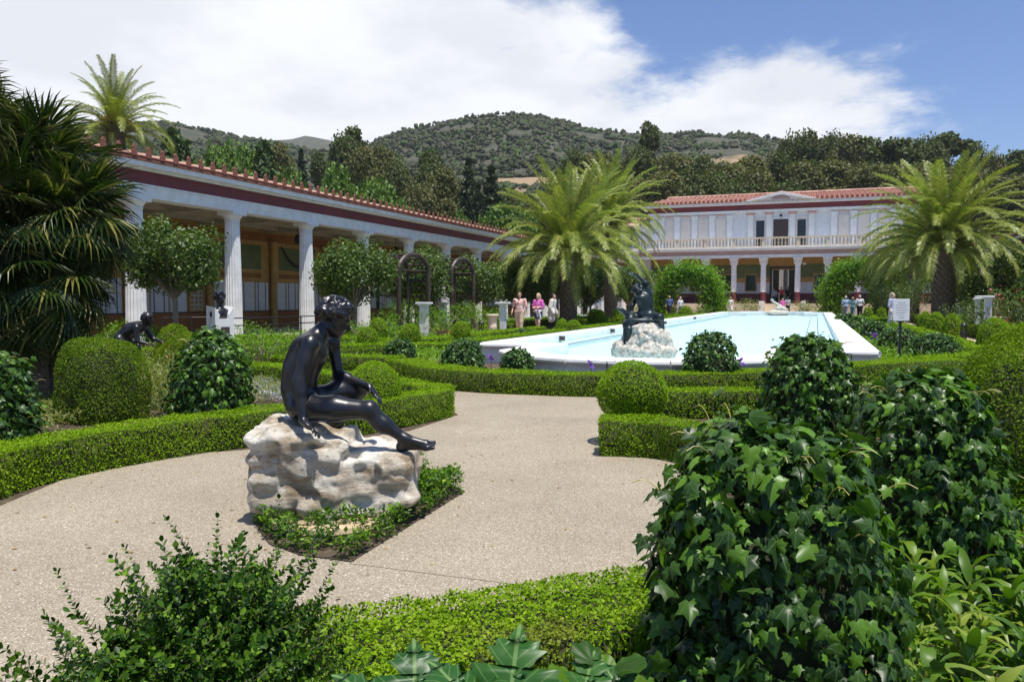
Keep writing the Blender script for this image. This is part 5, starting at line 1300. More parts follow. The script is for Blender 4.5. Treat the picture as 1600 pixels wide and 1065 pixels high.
TR = [('cyp',276,212,26,95,'slim cypress just right of the palm behind the roof'), ('cyp',291,226,22,96,'second slim cypress beside it, shorter'),
 ('bushe',320,262,70,90,'grey-green olive-like tree above the near roof tiles'), ('bushe',245,250,70,88,'tree behind the date palm above the colonnade roof'),
 ('pine0',350,224,78,98,'dense dark-green tree mass, left half'), ('pine1',392,226,76,98,'dense dark-green tree mass, right half'), ('cyp',417,230,24,96,'thin cypress at the end of the dense dark-green trees'),
 ('euc1',441,226,52,128,'brownish eucalyptus right of the thin cypress'), ('con0',474,236,36,126,'small dark conifer above the roof'), ('euc0',502,236,46,130,'grey eucalyptus beside the small conifer'),
 ('pine1',448,262,64,100,'rounded bright green pine low over the roof, leftmost'), ('pine0',525,262,90,102,'largest bright green pine over the roof'), ('pine1',590,278,84,102,'bright green pine next to the largest one'), ('bush',560,292,60,99,'low bright green crown above the roof tiles'), ('bush',630,312,50,99,'small bright green crown above the roof tiles'),
 ('euc2',541,207,62,150,'tall dark eucalyptus that breaks the skyline'), ('euc1',566,232,56,140,'brown eucalyptus beside the skyline one'), ('thin0',560,203,40,158,'wispy eucalyptus top on the skyline'), ('euc3',598,226,60,146,'brown-green eucalyptus in the middle of the wood'), ('euc2',622,246,50,136,'dark eucalyptus lower in the wood'),
 ('euc0',665,234,62,140,'tall grey-green eucalyptus with a rounded top'), ('euc3',655,288,60,118,'broad eucalyptus above the roof end'), ('euc1',697,262,58,124,'dark eucalyptus left of the cedar'), ('con1',733,252,48,118,'dark conifer with drooping boughs'), ('con0',768,262,60,116,'dark cedar with layered boughs'), ('con1',748,290,44,112,'small dark conifer in front of the cedar'),
 ('bush',718,328,40,104,'round bright green tree over the roof'), ('pine0',796,318,86,104,'bright green pine left of the big date palm'), ('bush',760,338,46,103,'small bright green tree at the palm fronds'), ('euc0',800,300,60,125,'grey tree behind the bright green pine'), ('bushe',840,298,60,130,'olive shrub-like tree behind the palm fronds'),
 ('thin1',1011,196,34,175,'tall wispy eucalyptus standing alone on the skyline'), ('euc0',1000,232,70,165,'eucalyptus below the lone wispy one'), ('euc1',940,242,70,165,'eucalyptus right of the palm tops'), ('euc2',900,235,60,172,'dark green tree on the lower hillside'), ('euc3',1050,240,76,160,'broad brown-green eucalyptus over the villa\'s left end')]
for x, ty, wp, key in ((1090,246,72,'euc0'),(1130,252,76,'euc3'),(1165,246,66,'euc1'),(1110,268,70,'euc2'),(1180,264,70,'euc3'),(1215,238,60,'euc0'),(1235,208,50,'euc2'),(1262,205,56,'euc0'),(1292,207,58,'euc2'),(1322,212,54,'euc1'),(1350,216,50,'thin0'),(1378,222,44,'thin1'),(1408,218,50,'thin0'),(1440,212,56,'euc2'),(1475,210,54,'thin1'),(1510,226,60,'euc0'),(1545,238,56,'euc3'),(1585,236,50,'thin0'),(1625,234,60,'euc0'),(1255,250,80,'euc3'),(1300,252,80,'euc1'),(1345,256,80,'euc3'),(1390,258,80,'euc1'),(1435,256,80,'euc3'),(1485,262,80,'euc1'),(1530,268,80,'euc2'),(1575,272,80,'euc3'),(1030,270,76,'euc1'),(985,276,76,'euc3'),(930,282,76,'euc2'),(875,282,70,'euc0'),(1075,284,60,'bushe'),(1150,284,60,'bushe'),(1225,280,60,'bushe'),(1620,280,80,'euc1'),(1150,272,60,'euc2')):
    d = 172 - (ty-205)*.62 + RNG.normal(0, 4); d = max(d, 124)
    side = 'left end' if x < 1120 else ('middle' if x < 1260 else 'right end')
    if ty < 232: lb = 'tall eucalyptus standing against the sky in the grove behind the villa'
    else: lb = 'brown-green tree within the dense wood behind the villa, below the skyline trees'
    TR.append((key, x, ty, wp, d, None))
ORD = 'first second third fourth fifth sixth seventh eighth ninth tenth eleventh twelfth thirteenth fourteenth'.split()
rows_ = {0: [], 1: [], 2: []}
for i, t_ in enumerate(TR):
    if t_[5] is None: rows_[0 if t_[2] < 230 else (1 if t_[2] < 260 else 2)].append((t_[1], i))
for q, rw_ in rows_.items():
    for j, (x, i) in enumerate(sorted(rw_)):
        TR[i] = TR[i][:5] + (('tall eucalyptus on the skyline of the grove behind the villa, %s from the left', 'brown-green tree in the upper part of the wood behind the villa, %s from the left', 'brown-green tree low in the wood just above the villa roof, %s from the left')[q] % ORD[j],)
for t_ in TR: far_tree(t_[0], t_[1], t_[2], t_[3]*1.15, t_[4], t_[5], 'trees on the slope behind the roofs')
far_tree('euc2', -10, 84, 60, 30, 'dark tree of which only a tip shows at the left edge of the sky')

# round-headed standards before the colonnade
def standard_mesh(seed, n=11000, leaf=.078):
    r_ = np.random.default_rng(seed); k = 46; d = unit(r_.normal(0,1,(k,3))); C = d*(.45+.45*r_.random(k)**.5)[:,None]*np.array((1.0,1.0,.78)); s_ = .30+.12*r_.random(k)
    w_ = r_.integers(0,k,n); dd = unit(r_.normal(0,1,(n,3))); P = C[w_] + dd*(s_[w_]*(.5+.55*r_.random(n)))[:,None]; 
    cm_ = leaf_mesh('crown', P, dd*.6 + P + np.array((0,0,.35)), leaf, M_std, T_LONG if False else T_RH, None, .7)
    mb = MB(M_bark)
    for j in range(k): q = C[j]*1.0; mb.tube([(0,0,-.95),tuple(q*.45+np.array((0,0,-.45))),tuple(q)], [.035,.022,.008], 5)
    return cm_, mb.mesh('branches')
STD = [standard_mesh(5), standard_mesh(6), standard_mesh(9)]
def standard(px, d, cy, r, label, i=0, leafscale=1):
    c = Vector((*dpos(px, d), 0)); cz = EYE + (HZ-cy)*d/F; root = thing('standard_tree', c, label, 'tree', 'round-headed trees in front of the colonnade')
    obj('crown', STD[i%3][0], root, (0,0,cz), (0,0,i*1.3), r); obj('branches', STD[i%3][1], root, (0,0,cz), (0,0,i*1.3), r)
    MB(M_bark).tube([(0,0,-.02),(.03,0,cz*.4),(0,.02,cz-r*.85)], [.085,.07,.065], 9).build('trunk', root)
standard(273, 19.9, 399, 1.14, 'nearest and largest round-headed tree, pale trunk, before the first columns', 0)
standard(553, 27.4, 425, 1.32, 'round-headed tree above the seated figure\'s head', 1)
standard(650, 32.5, 433, 1.40, 'round-headed tree behind the nearer bronze trellis', 2)
standard(740, 36.5, 436, 1.35, 'round-headed tree behind the farther bronze trellis', 0)
for i, (px, d, cy, r, lb) in enumerate(((815,42,440,1.4,'round-headed tree behind the pink-topped visitors'), (858,46,441,1.5,'round-headed tree left of the nearer palm trunk'), (922,54,442,1.7,'round-headed tree between the palm trunks'), (982,60,441,1.8,'round-headed tree behind the fountain figure\'s raised arm'),
        (1517,52,430,2.6,'dark wide tree right of the largest date palm trunk'), (1555,46,432,2.2,'dark round tree before the right colonnade'), (1608,40,430,2.1,'dark round tree cut by the frame edge'), (1398,66,432,2.4,'dark round tree left of the largest date palm trunk'))):
    standard(px, d, cy, r, lb, i)

# leafy arches before the villa
def leafy_arch(px, d, wpx, hpx, label, base_py=492):
    c = Vector((*dpos(px, d), 0)); sc_ = d/F; W2 = wpx*sc_/2; H = EYE + (HZ-hpx)*sc_; root = thing('leafy_arch', c, label, 'arbour', 'vine covered arches before the villa')
    th = W2*.50; r0 = W2*.70; n = 17000; a = RNG.random(n)*(math.pi+1.6)-.8; P = np.zeros((n,3)); cz = H-W2*.92
    leg = (a < 0) | (a > math.pi); rr = r0 + RNG.normal(0,1,n)*th*.33
    P[:,0] = np.cos(a)*rr; P[:,2] = cz + np.sin(a)*rr*.98; P[leg,0] = np.sign(np.cos(a[leg]))*rr[leg]; P[leg,2] = RNG.random(leg.sum())*cz
    P[:,1] = (RNG.random(n)-.5)*2.6; P += (fbm(P, 1.2, 2)-.5)[:,None]*.9*unit(RNG.normal(0,1,(n,3))); P[:,2] = np.maximum(P[:,2], .05)
    N = P - np.array((0,0,cz)); o = obj('vine_leaves', leaf_mesh('vine_leaves', P, N, .22, M_lush, T_RH, None, .7), root); tag(o, kind='stuff')
    for y in (-1.1, 0, 1.1):
        MB(M_iron).tube([(-r0,y,0),(-r0,y,cz)] + [(-r0*math.cos(q*math.pi/10),y,cz+r0*.92*math.sin(q*math.pi/10)) for q in range(1,10)] + [(r0,y,cz),(r0,y,0)], .05, 6).build('arch_rib', root)
leafy_arch(1076, 72, 112, 413, 'large arch smothered in bright vine leaves, left of the villa porch')
leafy_arch(1338, 70, 106, 408, 'vine covered arch half behind the date palm fronds, right of the villa porch')

def litter():
    n = 420; P = np.array([(*cw(-4 + 6*RNG.random(), 2.6 + 8*RNG.random()), .006) for _ in range(n)]); P = P[inpoly(P, PLAZA)]; P = P[~inpoly(P, BED)]
    N = np.tile((0,0,1.), (len(P),1)); tag(obj('fallen_leaves', leaf_mesh('fallen_leaves', P, N, .028, M_dryfrond, T_RH, None, .25)), 'a few dry fallen leaves scattered on the plaza', 'leaves', kind='stuff')
litter()
jm = MB(mat('joint', (.27,.22,.165), None, .9))
for a, b in (((548,880),(650,893)), ((650,893),(800,912)), ((716,650),(942,655))):
    p, q = G(*a), G(*b); t_ = (q-p).normalized()*.0; n_ = Vector((-(q-p).y, (q-p).x, 0)).normalized()*.003
    jm.add([(*(p-n_)[:2], .003), (*(q-n_)[:2], .003), (*(q+n_)[:2], .003), (*(p+n_)[:2], .003)], [(0,1,2,3)])
tag(jm.build('paving_joint'), kind='structure')
# ================================================================== ROCK AND SEATED BRONZE
SD = 5.35; SS = SD / F
FWD3, RGT3 = Vector((fw2.x, fw2.y, 0)), Vector((rt2.x, rt2.y, 0))
def J(px, py, b=0.0, d=SD): return np.array(D(px, py, d) + FWD3*b)
ROT = rotm(RGT3, (0,0,1))
def rockdisp(a, f, strata=.03):
    def fn(P):
        n = (fbm(P, 3.1, 3) - .5) * a; r = 1 - np.abs(fbm(P+5, 4.5, 3)*2 - 1)
        s_ = (vnoise(P*np.array((.5,.5,1)) + 9, 14) - .5) * strata
        return n + (r-.7)*a*.55 + (fbm(P+2, 15, 3)-.5)*f + s_
    return fn
rk = sdf_mesh('rock', [
    bxp(J(452,732,.08), (.15,.28,.19), ROT, .07, .06), bxp(J(498,735,.04), (.15,.28,.17), ROT, .06, .06), bxp(J(462,690,.12), (.15,.26,.075), ROT, .05, .05),
    bxp(J(522,712,.08), (.07,.24,.09), ROT, .05, .05), bxp(J(588,748,.06), (.19,.23,.10), ROT, .06, .06), bxp(J(622,733,.08), (.09,.20,.10), ROT, .05, .05), bxp(J(545,775,.05), (.24,.22,.05), ROT, .06, .06),
    ell(J(430,674,.08), (.085,.20,.07), ROT, .06), bxp(J(580,712,.12), (.12,.20,.04), rotm(RGT3+Vector((0,0,.1)),(0,0,1)), .03, .04)], .0105, M_rock, rockdisp(.10, .04, .075), pad=.12)
tag(obj('limestone_rock', rk), 'weathered cream limestone boulder carrying the seated bronze youth', 'rock')
mb = MB(M_cut); pb = G(520, 812); mb.lathe([(.40,0),(.42,.02),(.41,.05),(.36,.06)], 22, (pb.x, pb.y, 0)); tag(mb.build('plinth_slab'), 'flat pale footing stone under the limestone boulder', 'stone slab')
sb = MB(M_cut).lathe([(.05,0),(.06,.03),(.04,.07),(.01,.08)], 7, tuple(G(443,812))); tag(sb.build('small_stone'), 'small pale stone at the left foot of the boulder', 'stone')

def finger(pr, base, d0, nrm, ln, r, curl, k=.006):
    p = Vector(base); d = Vector(d0).normalized(); n = Vector(nrm).normalized()
    for i, f in enumerate((.45,.32,.23)):
        q = p + d*ln*f; pr.append(cap(p, q, r*(1-.10*i), r*(.92-.12*i), k)); p = q
        ax_ = d.cross(n); d = (Matrix.Rotation(curl*(.7+.3*i), 3, ax_) @ d) if ax_.length > 1e-4 else d; n = (Matrix.Rotation(curl*(.7+.3*i), 3, ax_) @ n) if ax_.length > 1e-4 else n
def hand(pr, wrist, d, nrm, side, s=1.0, curl=.35, thumb=1, rw=.027):
    """d: towards the fingers, nrm: palm normal (the way fingers curl), side: towards the thumb"""
    w_ = Vector(wrist); d = Vector(d).normalized(); side = Vector(side); side = (side - d*side.dot(d)).normalized(); n = Vector(nrm); n = (n - d*n.dot(d) - side*n.dot(side)).normalized()
    m = np.array([list(d), list(side), list(n)])
    pr.append(ell(w_ + d*.048*s, (.052*s, .040*s, .017*s), m, .02)); pr.append(cap(w_, w_ + d*.05*s, rw*s*.85, .02*s, .02))
    for i, (o_, L) in enumerate(((.028,.070),(.010,.080),(-.010,.075),(-.028,.058))):
        finger(pr, w_ + d*.088*s + side*o_*s, d + side*o_*3, n, L*s, .0095*s, curl + .05*i)
    finger(pr, w_ + d*.025*s + side*.030*s, d*.7 + side*.8, n, .062*s, .011*s, curl*.5)
def foot(pr, ankle, d, up, s=1.0, k=.02, side=None, toes=True):
    a = Vector(ankle); d = Vector(d).normalized(); up = Vector(up); up = (up - d*up.dot(d)).normalized(); sd_ = d.cross(up)
    heel = a - up*.055*s - d*.035*s; ball = a - up*.062*s + d*.135*s
    pr += [cap(a, heel, .034*s, .032*s, k), cap(a, ball + up*.012*s, .033*s, .026*s, .03), cap(heel, ball, .028*s, .026*s, .03), cap(ball - sd_*.022*s, ball + sd_*.022*s, .022*s, .022*s, .02)]
    if toes:
        for i in range(5): o_ = (i-2)*.0185*s; L = (.040,.046,.044,.040,.045)[i]*s; b = ball + sd_*o_ + d*.012*s; pr.append(cap(b, b + d*L + up*.004, (.010,.010,.0105,.011,.0145)[i]*s, (.009,.009,.009,.010,.013)[i]*s, .006))
    else: pr.append(cap(ball, ball + d*.05*s, .026*s, .018*s, .02))
def head(pr, c, f, u, s=1.0, hair=None, rs=1, hk=.006, hd=1.0):
    """c: head centre, f: face direction, u: up; hair: 'curls' adds curls to the same body"""
    c = Vector(c); f = Vector(f).normalized(); u = Vector(u); u = (u - f*u.dot(f)).normalized(); sd_ = f.cross(u); m = rotm(f, u)
    pt = lambda a, b, d: c + f*a*s + sd_*b*s + u*d*s
    pr += [ell(pt(-.012,0,.03), (.098*s,.076*s,.088*s), m, .02), ell(pt(.030,0,-.035), (.060*s,.056*s,.080*s), m, .03), ell(pt(.058,0,-.088), (.026*s,.026*s,.022*s), m, .025),
           cap(pt(-.01,.04,-.06), pt(.05,.022,-.085), .024*s, .020*s, .02), cap(pt(-.01,-.04,-.06), pt(.05,-.022,-.085), .024*s, .020*s, .02),
           cap(pt(.086,0,.010), pt(.110,0,-.030), .009*s, .014*s, .010), cap(pt(.080,-.034,.018), pt(.080,.034,.018), .011*s, .011*s, .014),
           cap(pt(.090,-.016,-.055), pt(.090,.016,-.055), .0075*s, .0075*s, .006), cap(pt(.087,-.014,-.066), pt(.087,.014,-.066), .008*s, .008*s, .006)]
    for q in (-1, 1):
        pr += [ell(pt(.070,q*.030,-.003), (.013*s,.014*s,.009*s), m, .006), ell(pt(-.005,q*.076,-.01), (.020*s,.010*s,.032*s), m, .008), ell(pt(.062,q*.036,-.04), (.02*s,.018*s,.018*s), m, .02)]
    if hair == 'curls':
        r_ = np.random.default_rng(rs)
        for i in range(190):
            d = unit(r_.normal(0,1,3)); 
            if d[0] > .55 and d[2] < .45: continue
            if d[2] < -.35: continue
            if d[0] > .1 and d[2] < -.0: continue
            q = pt(-.014 + d[0]*.106, d[1]*.088, .032 + d[2]*.100); rr = .013 + .009*r_.random(); e = unit(r_.normal(0,1,3))*.012
            pr.append(cap(np.array(q) - e, np.array(q) + e, rr*s, rr*s*.8, hk))
S_ = []
F2 = RGT3*.93 + FWD3*.36                     # the way the seated figure faces
AWY = FWD3*.93 - RGT3*.36
def tors(px, py, b, r, k=.05, m=None): S_.append(ell(J(px, py, b), r, m if m is not None else rotm(F2, (0,0,1)), k))
UPT = Vector((0,0,1))*.93 + RGT3*.37
mt = rotm(F2, UPT)
tors(473,629,.0,(.100,.140,.090),.07); tors(461,626,.02,(.065,.11,.085),.07); tors(470,603,.0,(.086,.120,.12),.08); tors(470,583,.0,(.088,.126,.13),.08); tors(476,561,.0,(.096,.146,.13), .09, mt); tors(483,547,.01,(.098,.165,.11), .09, mt)
S_.append(cap(J(488,536,-.12), J(501,534,.15), .058, .056, .07)); S_.append(cap(J(492,530,.0), J(510,507,.01), .054, .050, .04)); S_.append(cap(J(484,541,-.09), J(500,520,-.02), .033,.033,.06))
S_.append(cap(J(460,575,.0), J(457,605,.0), .062,.065,.07)); S_.append(ell(J(497,552,.03), (.050,.09,.055), mt, .05))
head(S_, J(523,498,.01), F2*.94 + Vector((0,0,-.42)), Vector((0,0,1)) + RGT3*.15, 1.04, 'curls', 3)
# near arm, propped on the rock
S_ += [ell(J(495,533,-.165), (.058,.055,.060), None, .03), cap(J(494,538,-.185), J(481,590,-.235), .054, .042, .03), ell(J(487,560,-.205), (.046,.046,.065), None, .03), cap(J(481,590,-.235), J(490,644,-.275), .042, .027, .025), ell(J(483,604,-.24), (.040,.040,.055), None, .03)]
hand(S_, J(491,648,-.28), Vector(J(518,664,-.36)) - Vector(J(491,648,-.28)), (.0,0,-1), AWY, 1.05, .42)
# far arm over the far knee
S_ += [ell(J(510,538,.17), (.052,.05,.055), None, .03), cap(J(511,540,.17), J(521,590,.16), .044, .036, .03), cap(J(521,590,.16), J(574,605,.05), .036, .024, .025), ell(J(532,592,.14), (.05,.035,.035), ROT, .03)]
hand(S_, J(575,606,.05), Vector(J(600,632,.0)) - Vector(J(575,606,.05)), (-.2,0,-1), -FWD3, .95, .45)
# near leg stretched, far leg drawn back
S_ += [cap(J(475,634,-.085), J(530,634,-.12), .088, .080, .05), cap(J(530,634,-.12), J(580,636,-.13), .080, .058, .04), ell(J(583,634,-.13), (.055,.05,.052), ROT, .03),
       cap(J(583,638,-.13), J(605,658,-.125), .055, .050, .03), cap(J(605,658,-.125), J(636,680,-.12), .050, .031, .03), ell(J(598,659,-.13), (.07,.045,.04), rotm(RGT3*.8 + Vector((0,0,-.6)), (0,0,1)), .03)]
foot(S_, J(636,681,-.12), RGT3*.97 + Vector((0,0,.10)) - FWD3*.2, Vector((0,0,1)) + RGT3*-.1 - FWD3*.45, 1.0)
S_ += [cap(J(478,628,.09), J(520,616,.13), .085, .070, .05), cap(J(520,616,.13), J(556,612,.14), .070, .055, .04), cap(J(556,612,.14), J(540,640,.13), .052, .045, .03), cap(J(540,640,.13), J(524,660,.12), .045, .03, .03)]
foot(S_, J(524,661,.12), -RGT3*.2 + Vector((0,0,-.9)), RGT3, .95)
me = sdf_mesh('seated_bronze', S_, .0062, M_bronze, blur=1)
tag(obj('bronze_statue', me), 'black bronze nude youth seated on the boulder, one leg stretched out', 'statue')

# ================================================================== FOUNTAIN GROUP
FD = 15.5
JF = lambda px, py, b=0.: J(px, py, b, FD)
fr = sdf_mesh('fountain_rock', [ell(JF(1010,548,0), (.60,.48,.20), ROT, .12), ell(JF(1012,528,0), (.46,.40,.26), ROT, .12), ell(JF(1004,512,.0), (.34,.32,.14), ROT, .1), ell(JF(975,545,0), (.22,.25,.2), ROT, .1)], .024, M_frock, rockdisp(.12, .09), pad=.14)
tag(obj('fountain_rock', fr), 'rough whitish rock standing in the bowed end of the pool', 'rock')
S_ = []
f3 = FWD3*.8 - RGT3*.6; m3 = rotm(f3, (0,0,1))
S_ += [ell(JF(1010,492,0), (.14,.19,.12), m3, .08), ell(JF(1009,478,0), (.13,.17,.16), m3, .08), ell(JF(1007,467,0), (.13,.20,.13), m3, .08), cap(JF(1006,460,.0), JF(1000,456,.05), .07,.06,.04),
       ell(JF(999,455,.06), (.115,.10,.125), m3, .03), cap(JF(1014,463,-.02), JF(1009,443,-.02), .065, .048, .04), cap(JF(1009,443,-.02), JF(994,429,.0), .048, .032, .03),
       cap(JF(996,466,.1), JF(988,478,.05), .055, .045, .03), cap(JF(988,478,.05), JF(986,493,.0), .045,.03,.03),
       cap(JF(1012,494,.0), JF(1027,496,-.25), .115, .085, .06), cap(JF(1027,496,-.25), JF(1032,512,-.2), .075, .045, .04), cap(JF(1008,494,.1), JF(985,496,-.05), .11, .08, .06), cap(JF(985,496,-.05), JF(970,484,-.1), .075, .045, .04),
       ell(JF(984,506,-.1), (.16,.14,.12), ROT, .07), ell(JF(979,522,-.12), (.09,.10,.18), ROT, .07), cap(JF(980,515,-.2), JF(974,536,-.2), .08,.03,.05), ell(JF(1000,500,-.2), (.26,.08,.05), ROT, .06), cap(JF(968,483,-.1), JF(962,480,-.1), .04,.02,.02)]
r_ = np.random.default_rng(4)
for i in range(70):
    d = unit(r_.normal(0,1,3)); d[2] = abs(d[2])*1.0-.2; q = JF(998,453,.06) + d*np.array((.12,.12,.13)); S_.append(cap(q, q + unit(r_.normal(0,1,3))*.03, .028, .02, .015))
hand(S_, JF(994,429,.0), -RGT3 + Vector((0,0,.25)), (0,0,-1), FWD3, 1.3, .9)
tag(obj('bronze_satyr', sdf_mesh('bronze_satyr', S_, .014, M_bronzeg)), 'dark green bronze figure reclining with one arm raised on the fountain rock', 'statue')
S_ = []
c_ = np.array(D(1217, 478, 68)); c_[2] = .35
far = sdf_mesh('far_sculpture', [ell(c_, (1.0,.5,.25), ROT, .1), ell(c_+(0.1,0,.35), (.45,.3,.25), None, .1), cap(c_+(.2,0,.5), c_+(-.45,0,.95), .14,.10,.08), cap(c_+(.2,0,.4), c_+(.7,0,.25), .12,.08,.08), ell(c_+(-.55,0,1.05), (.15,.13,.16), None, .04)], .05, M_frock, rockdisp(.12,.08), pad=.15)
tag(obj('far_fountain_sculpture', far), 'small pale reclining sculpture at the far end of the pool', 'statue')

# ================================================================== FIGURES STANDING AND WALKING
def mk(name, c, c2=None, rough=.75, scale=9):
    return MATS.get(name) or mat(name, c, c2, rough, scale)
SKIN = mk('skin', (.50,.27,.18), (.56,.33,.23), .5); SKIN2 = mk('skin_light', (.58,.36,.27), (.64,.42,.32), .5)
def person(px, d, H, face, label, skin=SKIN, hairc=(.06,.04,.03), topc=None, botc=None, shoe=(.08,.06,.05), long_hair=False, shorts=False, stride=.16, arms=(0,0), bulk=1.0, coat=None, vox=.022, extra=None, z=0.0, fold=False, dress=False, cat='person', topname='shirt'):
    k = H/1.75; c = Vector((*dpos(px, d), z)); root = thing('person', c, label, cat, None, R(face))
    P = lambda x, y, zz_: np.array((x*k, y*k, zz_*k)); b = bulk
    hipL, hipR = P(-.09*b,0,.90), P(.09*b,0,.90); kL, kR = P(-.095,stride*.75,.48), P(.095,-stride*.25,.48); aL, aR = P(-.09,stride,.09), P(.09,-stride*1.1,.12)
    shL, shR = P(-.185*b,0,1.42), P(.185*b,0,1.42)
    if fold: eL, eR, wL, wR = P(-.25*b,.02,1.15), P(.25*b,.02,1.15), P(-.02,.22,1.16), P(.03,.25,1.12)
    else: eL, eR, wL, wR = P(-.26*b,-.02-arms[0]*.3,1.14), P(.26*b,-.02-arms[1]*.3,1.14), P(-.27*b,.08+arms[0]*.2,.88), P(.27*b,.08+arms[1]*.2,.88)
    chest = [ell(P(0,0,1.27), P(.165*b,.115*b,.17), None, .06*k), ell(P(0,.01,1.08), P(.145*b,.11*b,.16), None, .06*k), ell(P(0,0,.94), P(.165*b,.12*b,.12), None, .06*k), cap(P(-.13*b,0,1.40), P(.13*b,0,1.40), .06*k, .06*k, .05*k)]
    legs = lambda g: [cap(hipL, kL, (.085+g)*k*b, (.058+g)*k, .03), cap(kL, aL, (.055+g)*k, (.036+g)*k, .03), cap(hipR, kR, (.085+g)*k*b, (.058+g)*k, .03), cap(kR, aR, (.055+g)*k, (.036+g)*k, .03)]
    ua = lambda g: [cap(shL, eL, (.050+g)*k, (.040+g)*k, .03), cap(shR, eR, (.050+g)*k, (.040+g)*k, .03)]
    fa = lambda g: [cap(eL, wL, (.038+g)*k, (.026+g)*k, .02), cap(eR, wR, (.038+g)*k, (.026+g)*k, .02)]
    body = chest + legs(0) + ua(0) + fa(0) + [cap(P(0,0,1.44), P(0,.02,1.56), .052*k, .048*k, .03)]
    head(body, P(0,.025,1.645), (0,1,-.03), (0,0,1), k)
    for (w__, e__, s__) in ((wL, eL, 1), (wR, eR, -1)): dd = Vector(w__) - Vector(e__); hand(body, w__, dd, (s__,0,0) if not fold else (0,0,-1), (0,1,0) if not fold else (0,0,1), k, .4)
    fine = vox < .02
    obj('body', sdf_mesh('body', body, vox*.75, skin), root)
    for a_ in (aL, aR):
        s_ = []; foot(s_, a_, (0,1,0), (0,0,1), k, toes=False); obj('shoe', sdf_mesh('shoe', s_, vox, mk('shoe_%d' % (hash(shoe) % 9999), shoe), None, .012), root)
    t = [p for p in chest] + ua(.012)
    if coat: t2 = [p for p in chest] + ua(.03) + fa(.02) + [cap(P(-.12,-.02,.95), P(-.14,-.03,.62), .11*k, .13*k, .05), cap(P(.12,-.02,.95), P(.14,-.03,.62), .11*k, .13*k, .05), cap(P(-.14,-.06,.9), P(.14,-.06,.9), .12*k,.12*k,.05)]
    if topc: obj(topname, sdf_mesh('shirt', t, vox, topc, None, .015), root)
    if coat: obj('coat', sdf_mesh('coat', [p for p in t2 if True], vox, coat, lambda Q: np.where((np.abs(Q[:,0]) < .085*k) & (Q[:,1] > .0), .25, 0), .035), root)
    lg = legs(.018) if not shorts else [cap(hipL, hipL*.55+kL*.45, .10*k*b, .085*k, .03), cap(hipR, hipR*.55+kR*.45, .10*k*b, .085*k, .03)]
    if dress: lg = [cap(P(0,0,.95), P(0,0,.55), .14*k, .20*k, .05)]
    if botc: obj('skirt' if dress else ('shorts' if shorts else 'trousers'), sdf_mesh('trousers', lg + [ell(P(0,0,.94), P(.155*b,.115*b,.10), None, .05)], vox, botc, None, .016), root)
    hr = [ell(P(0,-.005,1.69), P(.086,.104,.098), None, .02), ell(P(0,-.04,1.64), P(.084,.075,.09), None, .02)]
    if long_hair: hr += [cap(P(-.05,-.05,1.68), P(-.075,-.05,1.46), .05*k, .04*k, .03), cap(P(.05,-.05,1.68), P(.075,-.05,1.46), .05*k, .04*k, .03), cap(P(0,-.07,1.66), P(0,-.09,1.45), .06*k, .05*k, .04)]
    hm = mk('hair_%d' % (int(hairc[0]*1000)), hairc, None, .5)
    obj('hair', sdf_mesh('hair', hr, vox*.8, hm, lambda Q: np.where((Q[:,1] > .055*k) & (Q[:,2] < 1.72*k), .3, 0), .004), root)
    if extra: extra(root, P, k)
    return root
floral = mk('floral_shirt', (.78,.70,.64), (.50,.10,.08), .7, 11); kh = mk('khaki_cloth', (.46,.36,.26), (.54,.43,.32)); pink = mk('magenta_knit', (.62,.10,.42), (.70,.16,.50)); denim = mk('dark_denim', (.02,.05,.12), (.04,.08,.18)); ltb = mk('light_blue_cloth', (.30,.42,.62), (.38,.50,.70)); cream = mk('cream_cloth', (.62,.56,.46), (.68,.62,.52)); black = mk('black_cloth', (.01,.01,.012), (.02,.02,.02)); wht = mk('white_cloth', (.68,.68,.70), (.76,.76,.78)); navy = mk('navy_cloth', (.05,.08,.22), (.09,.13,.30)); jean = mk('blue_jeans', (.10,.20,.38), (.16,.27,.46)); greyc = mk('grey_cloth', (.30,.32,.36), (.38,.40,.44)); teal = mk('teal_cloth', (.10,.28,.32), (.15,.34,.38)); redc = mk('red_cloth', (.5,.04,.05), (.6,.07,.07))
def sweater(root, P, k):
    pr = [cap(P(-.15,.10,.98), P(.15,.10,.98), .06*k, .06*k, .03), cap(P(-.08,.14,.96), P(-.16,.10,.62), .06*k, .045*k, .03), cap(P(.02,.15,.96), P(-.04,.14,.72), .04*k, .035*k, .03)]
    obj('tied_sweater', sdf_mesh('sweater', pr, .018, mk('pale_knit', (.62,.60,.62), (.70,.68,.70))), root)
toc = lambda px, off=0: math.degrees(YAW) + 180 + off     # facing the camera side
person(812, 35, 1.76, toc(0)-12, 'man in a pink floral short-sleeved shirt and khaki trousers walking past the urn pedestal', SKIN, (.05,.03,.02), floral, kh, bulk=1.18, arms=(-.2,.3), vox=.018, topname='floral_shirt')
person(841, 35, 1.70, toc(0)-25, 'blonde woman in a magenta top and dark shorts with a sweater round her waist', SKIN2, (.52,.38,.20), pink, denim, shorts=True, long_hair=True, fold=True, vox=.018, extra=sweater, bulk=.95, topname='magenta_top')
person(864, 35.3, 1.70, toc(0)+70, 'dark-haired woman in an open cream coat over a light blue blouse', SKIN, (.012,.01,.01), ltb, black, coat=cream, vox=.018, arms=(.1,.1), bulk=.92, topname='blouse')
person(1046, 67, 1.76, toc(0)-20, 'man in a blue shirt walking beside the leafy arch', SKIN, (.16,.12,.10), navy, black, vox=.026, bulk=1.1)
person(1063, 69, 1.66, toc(0)+20, 'grey-haired woman in a white blouse and jeans before the leafy arch', SKIN2, (.55,.52,.48), wht, jean, vox=.026, long_hair=False)
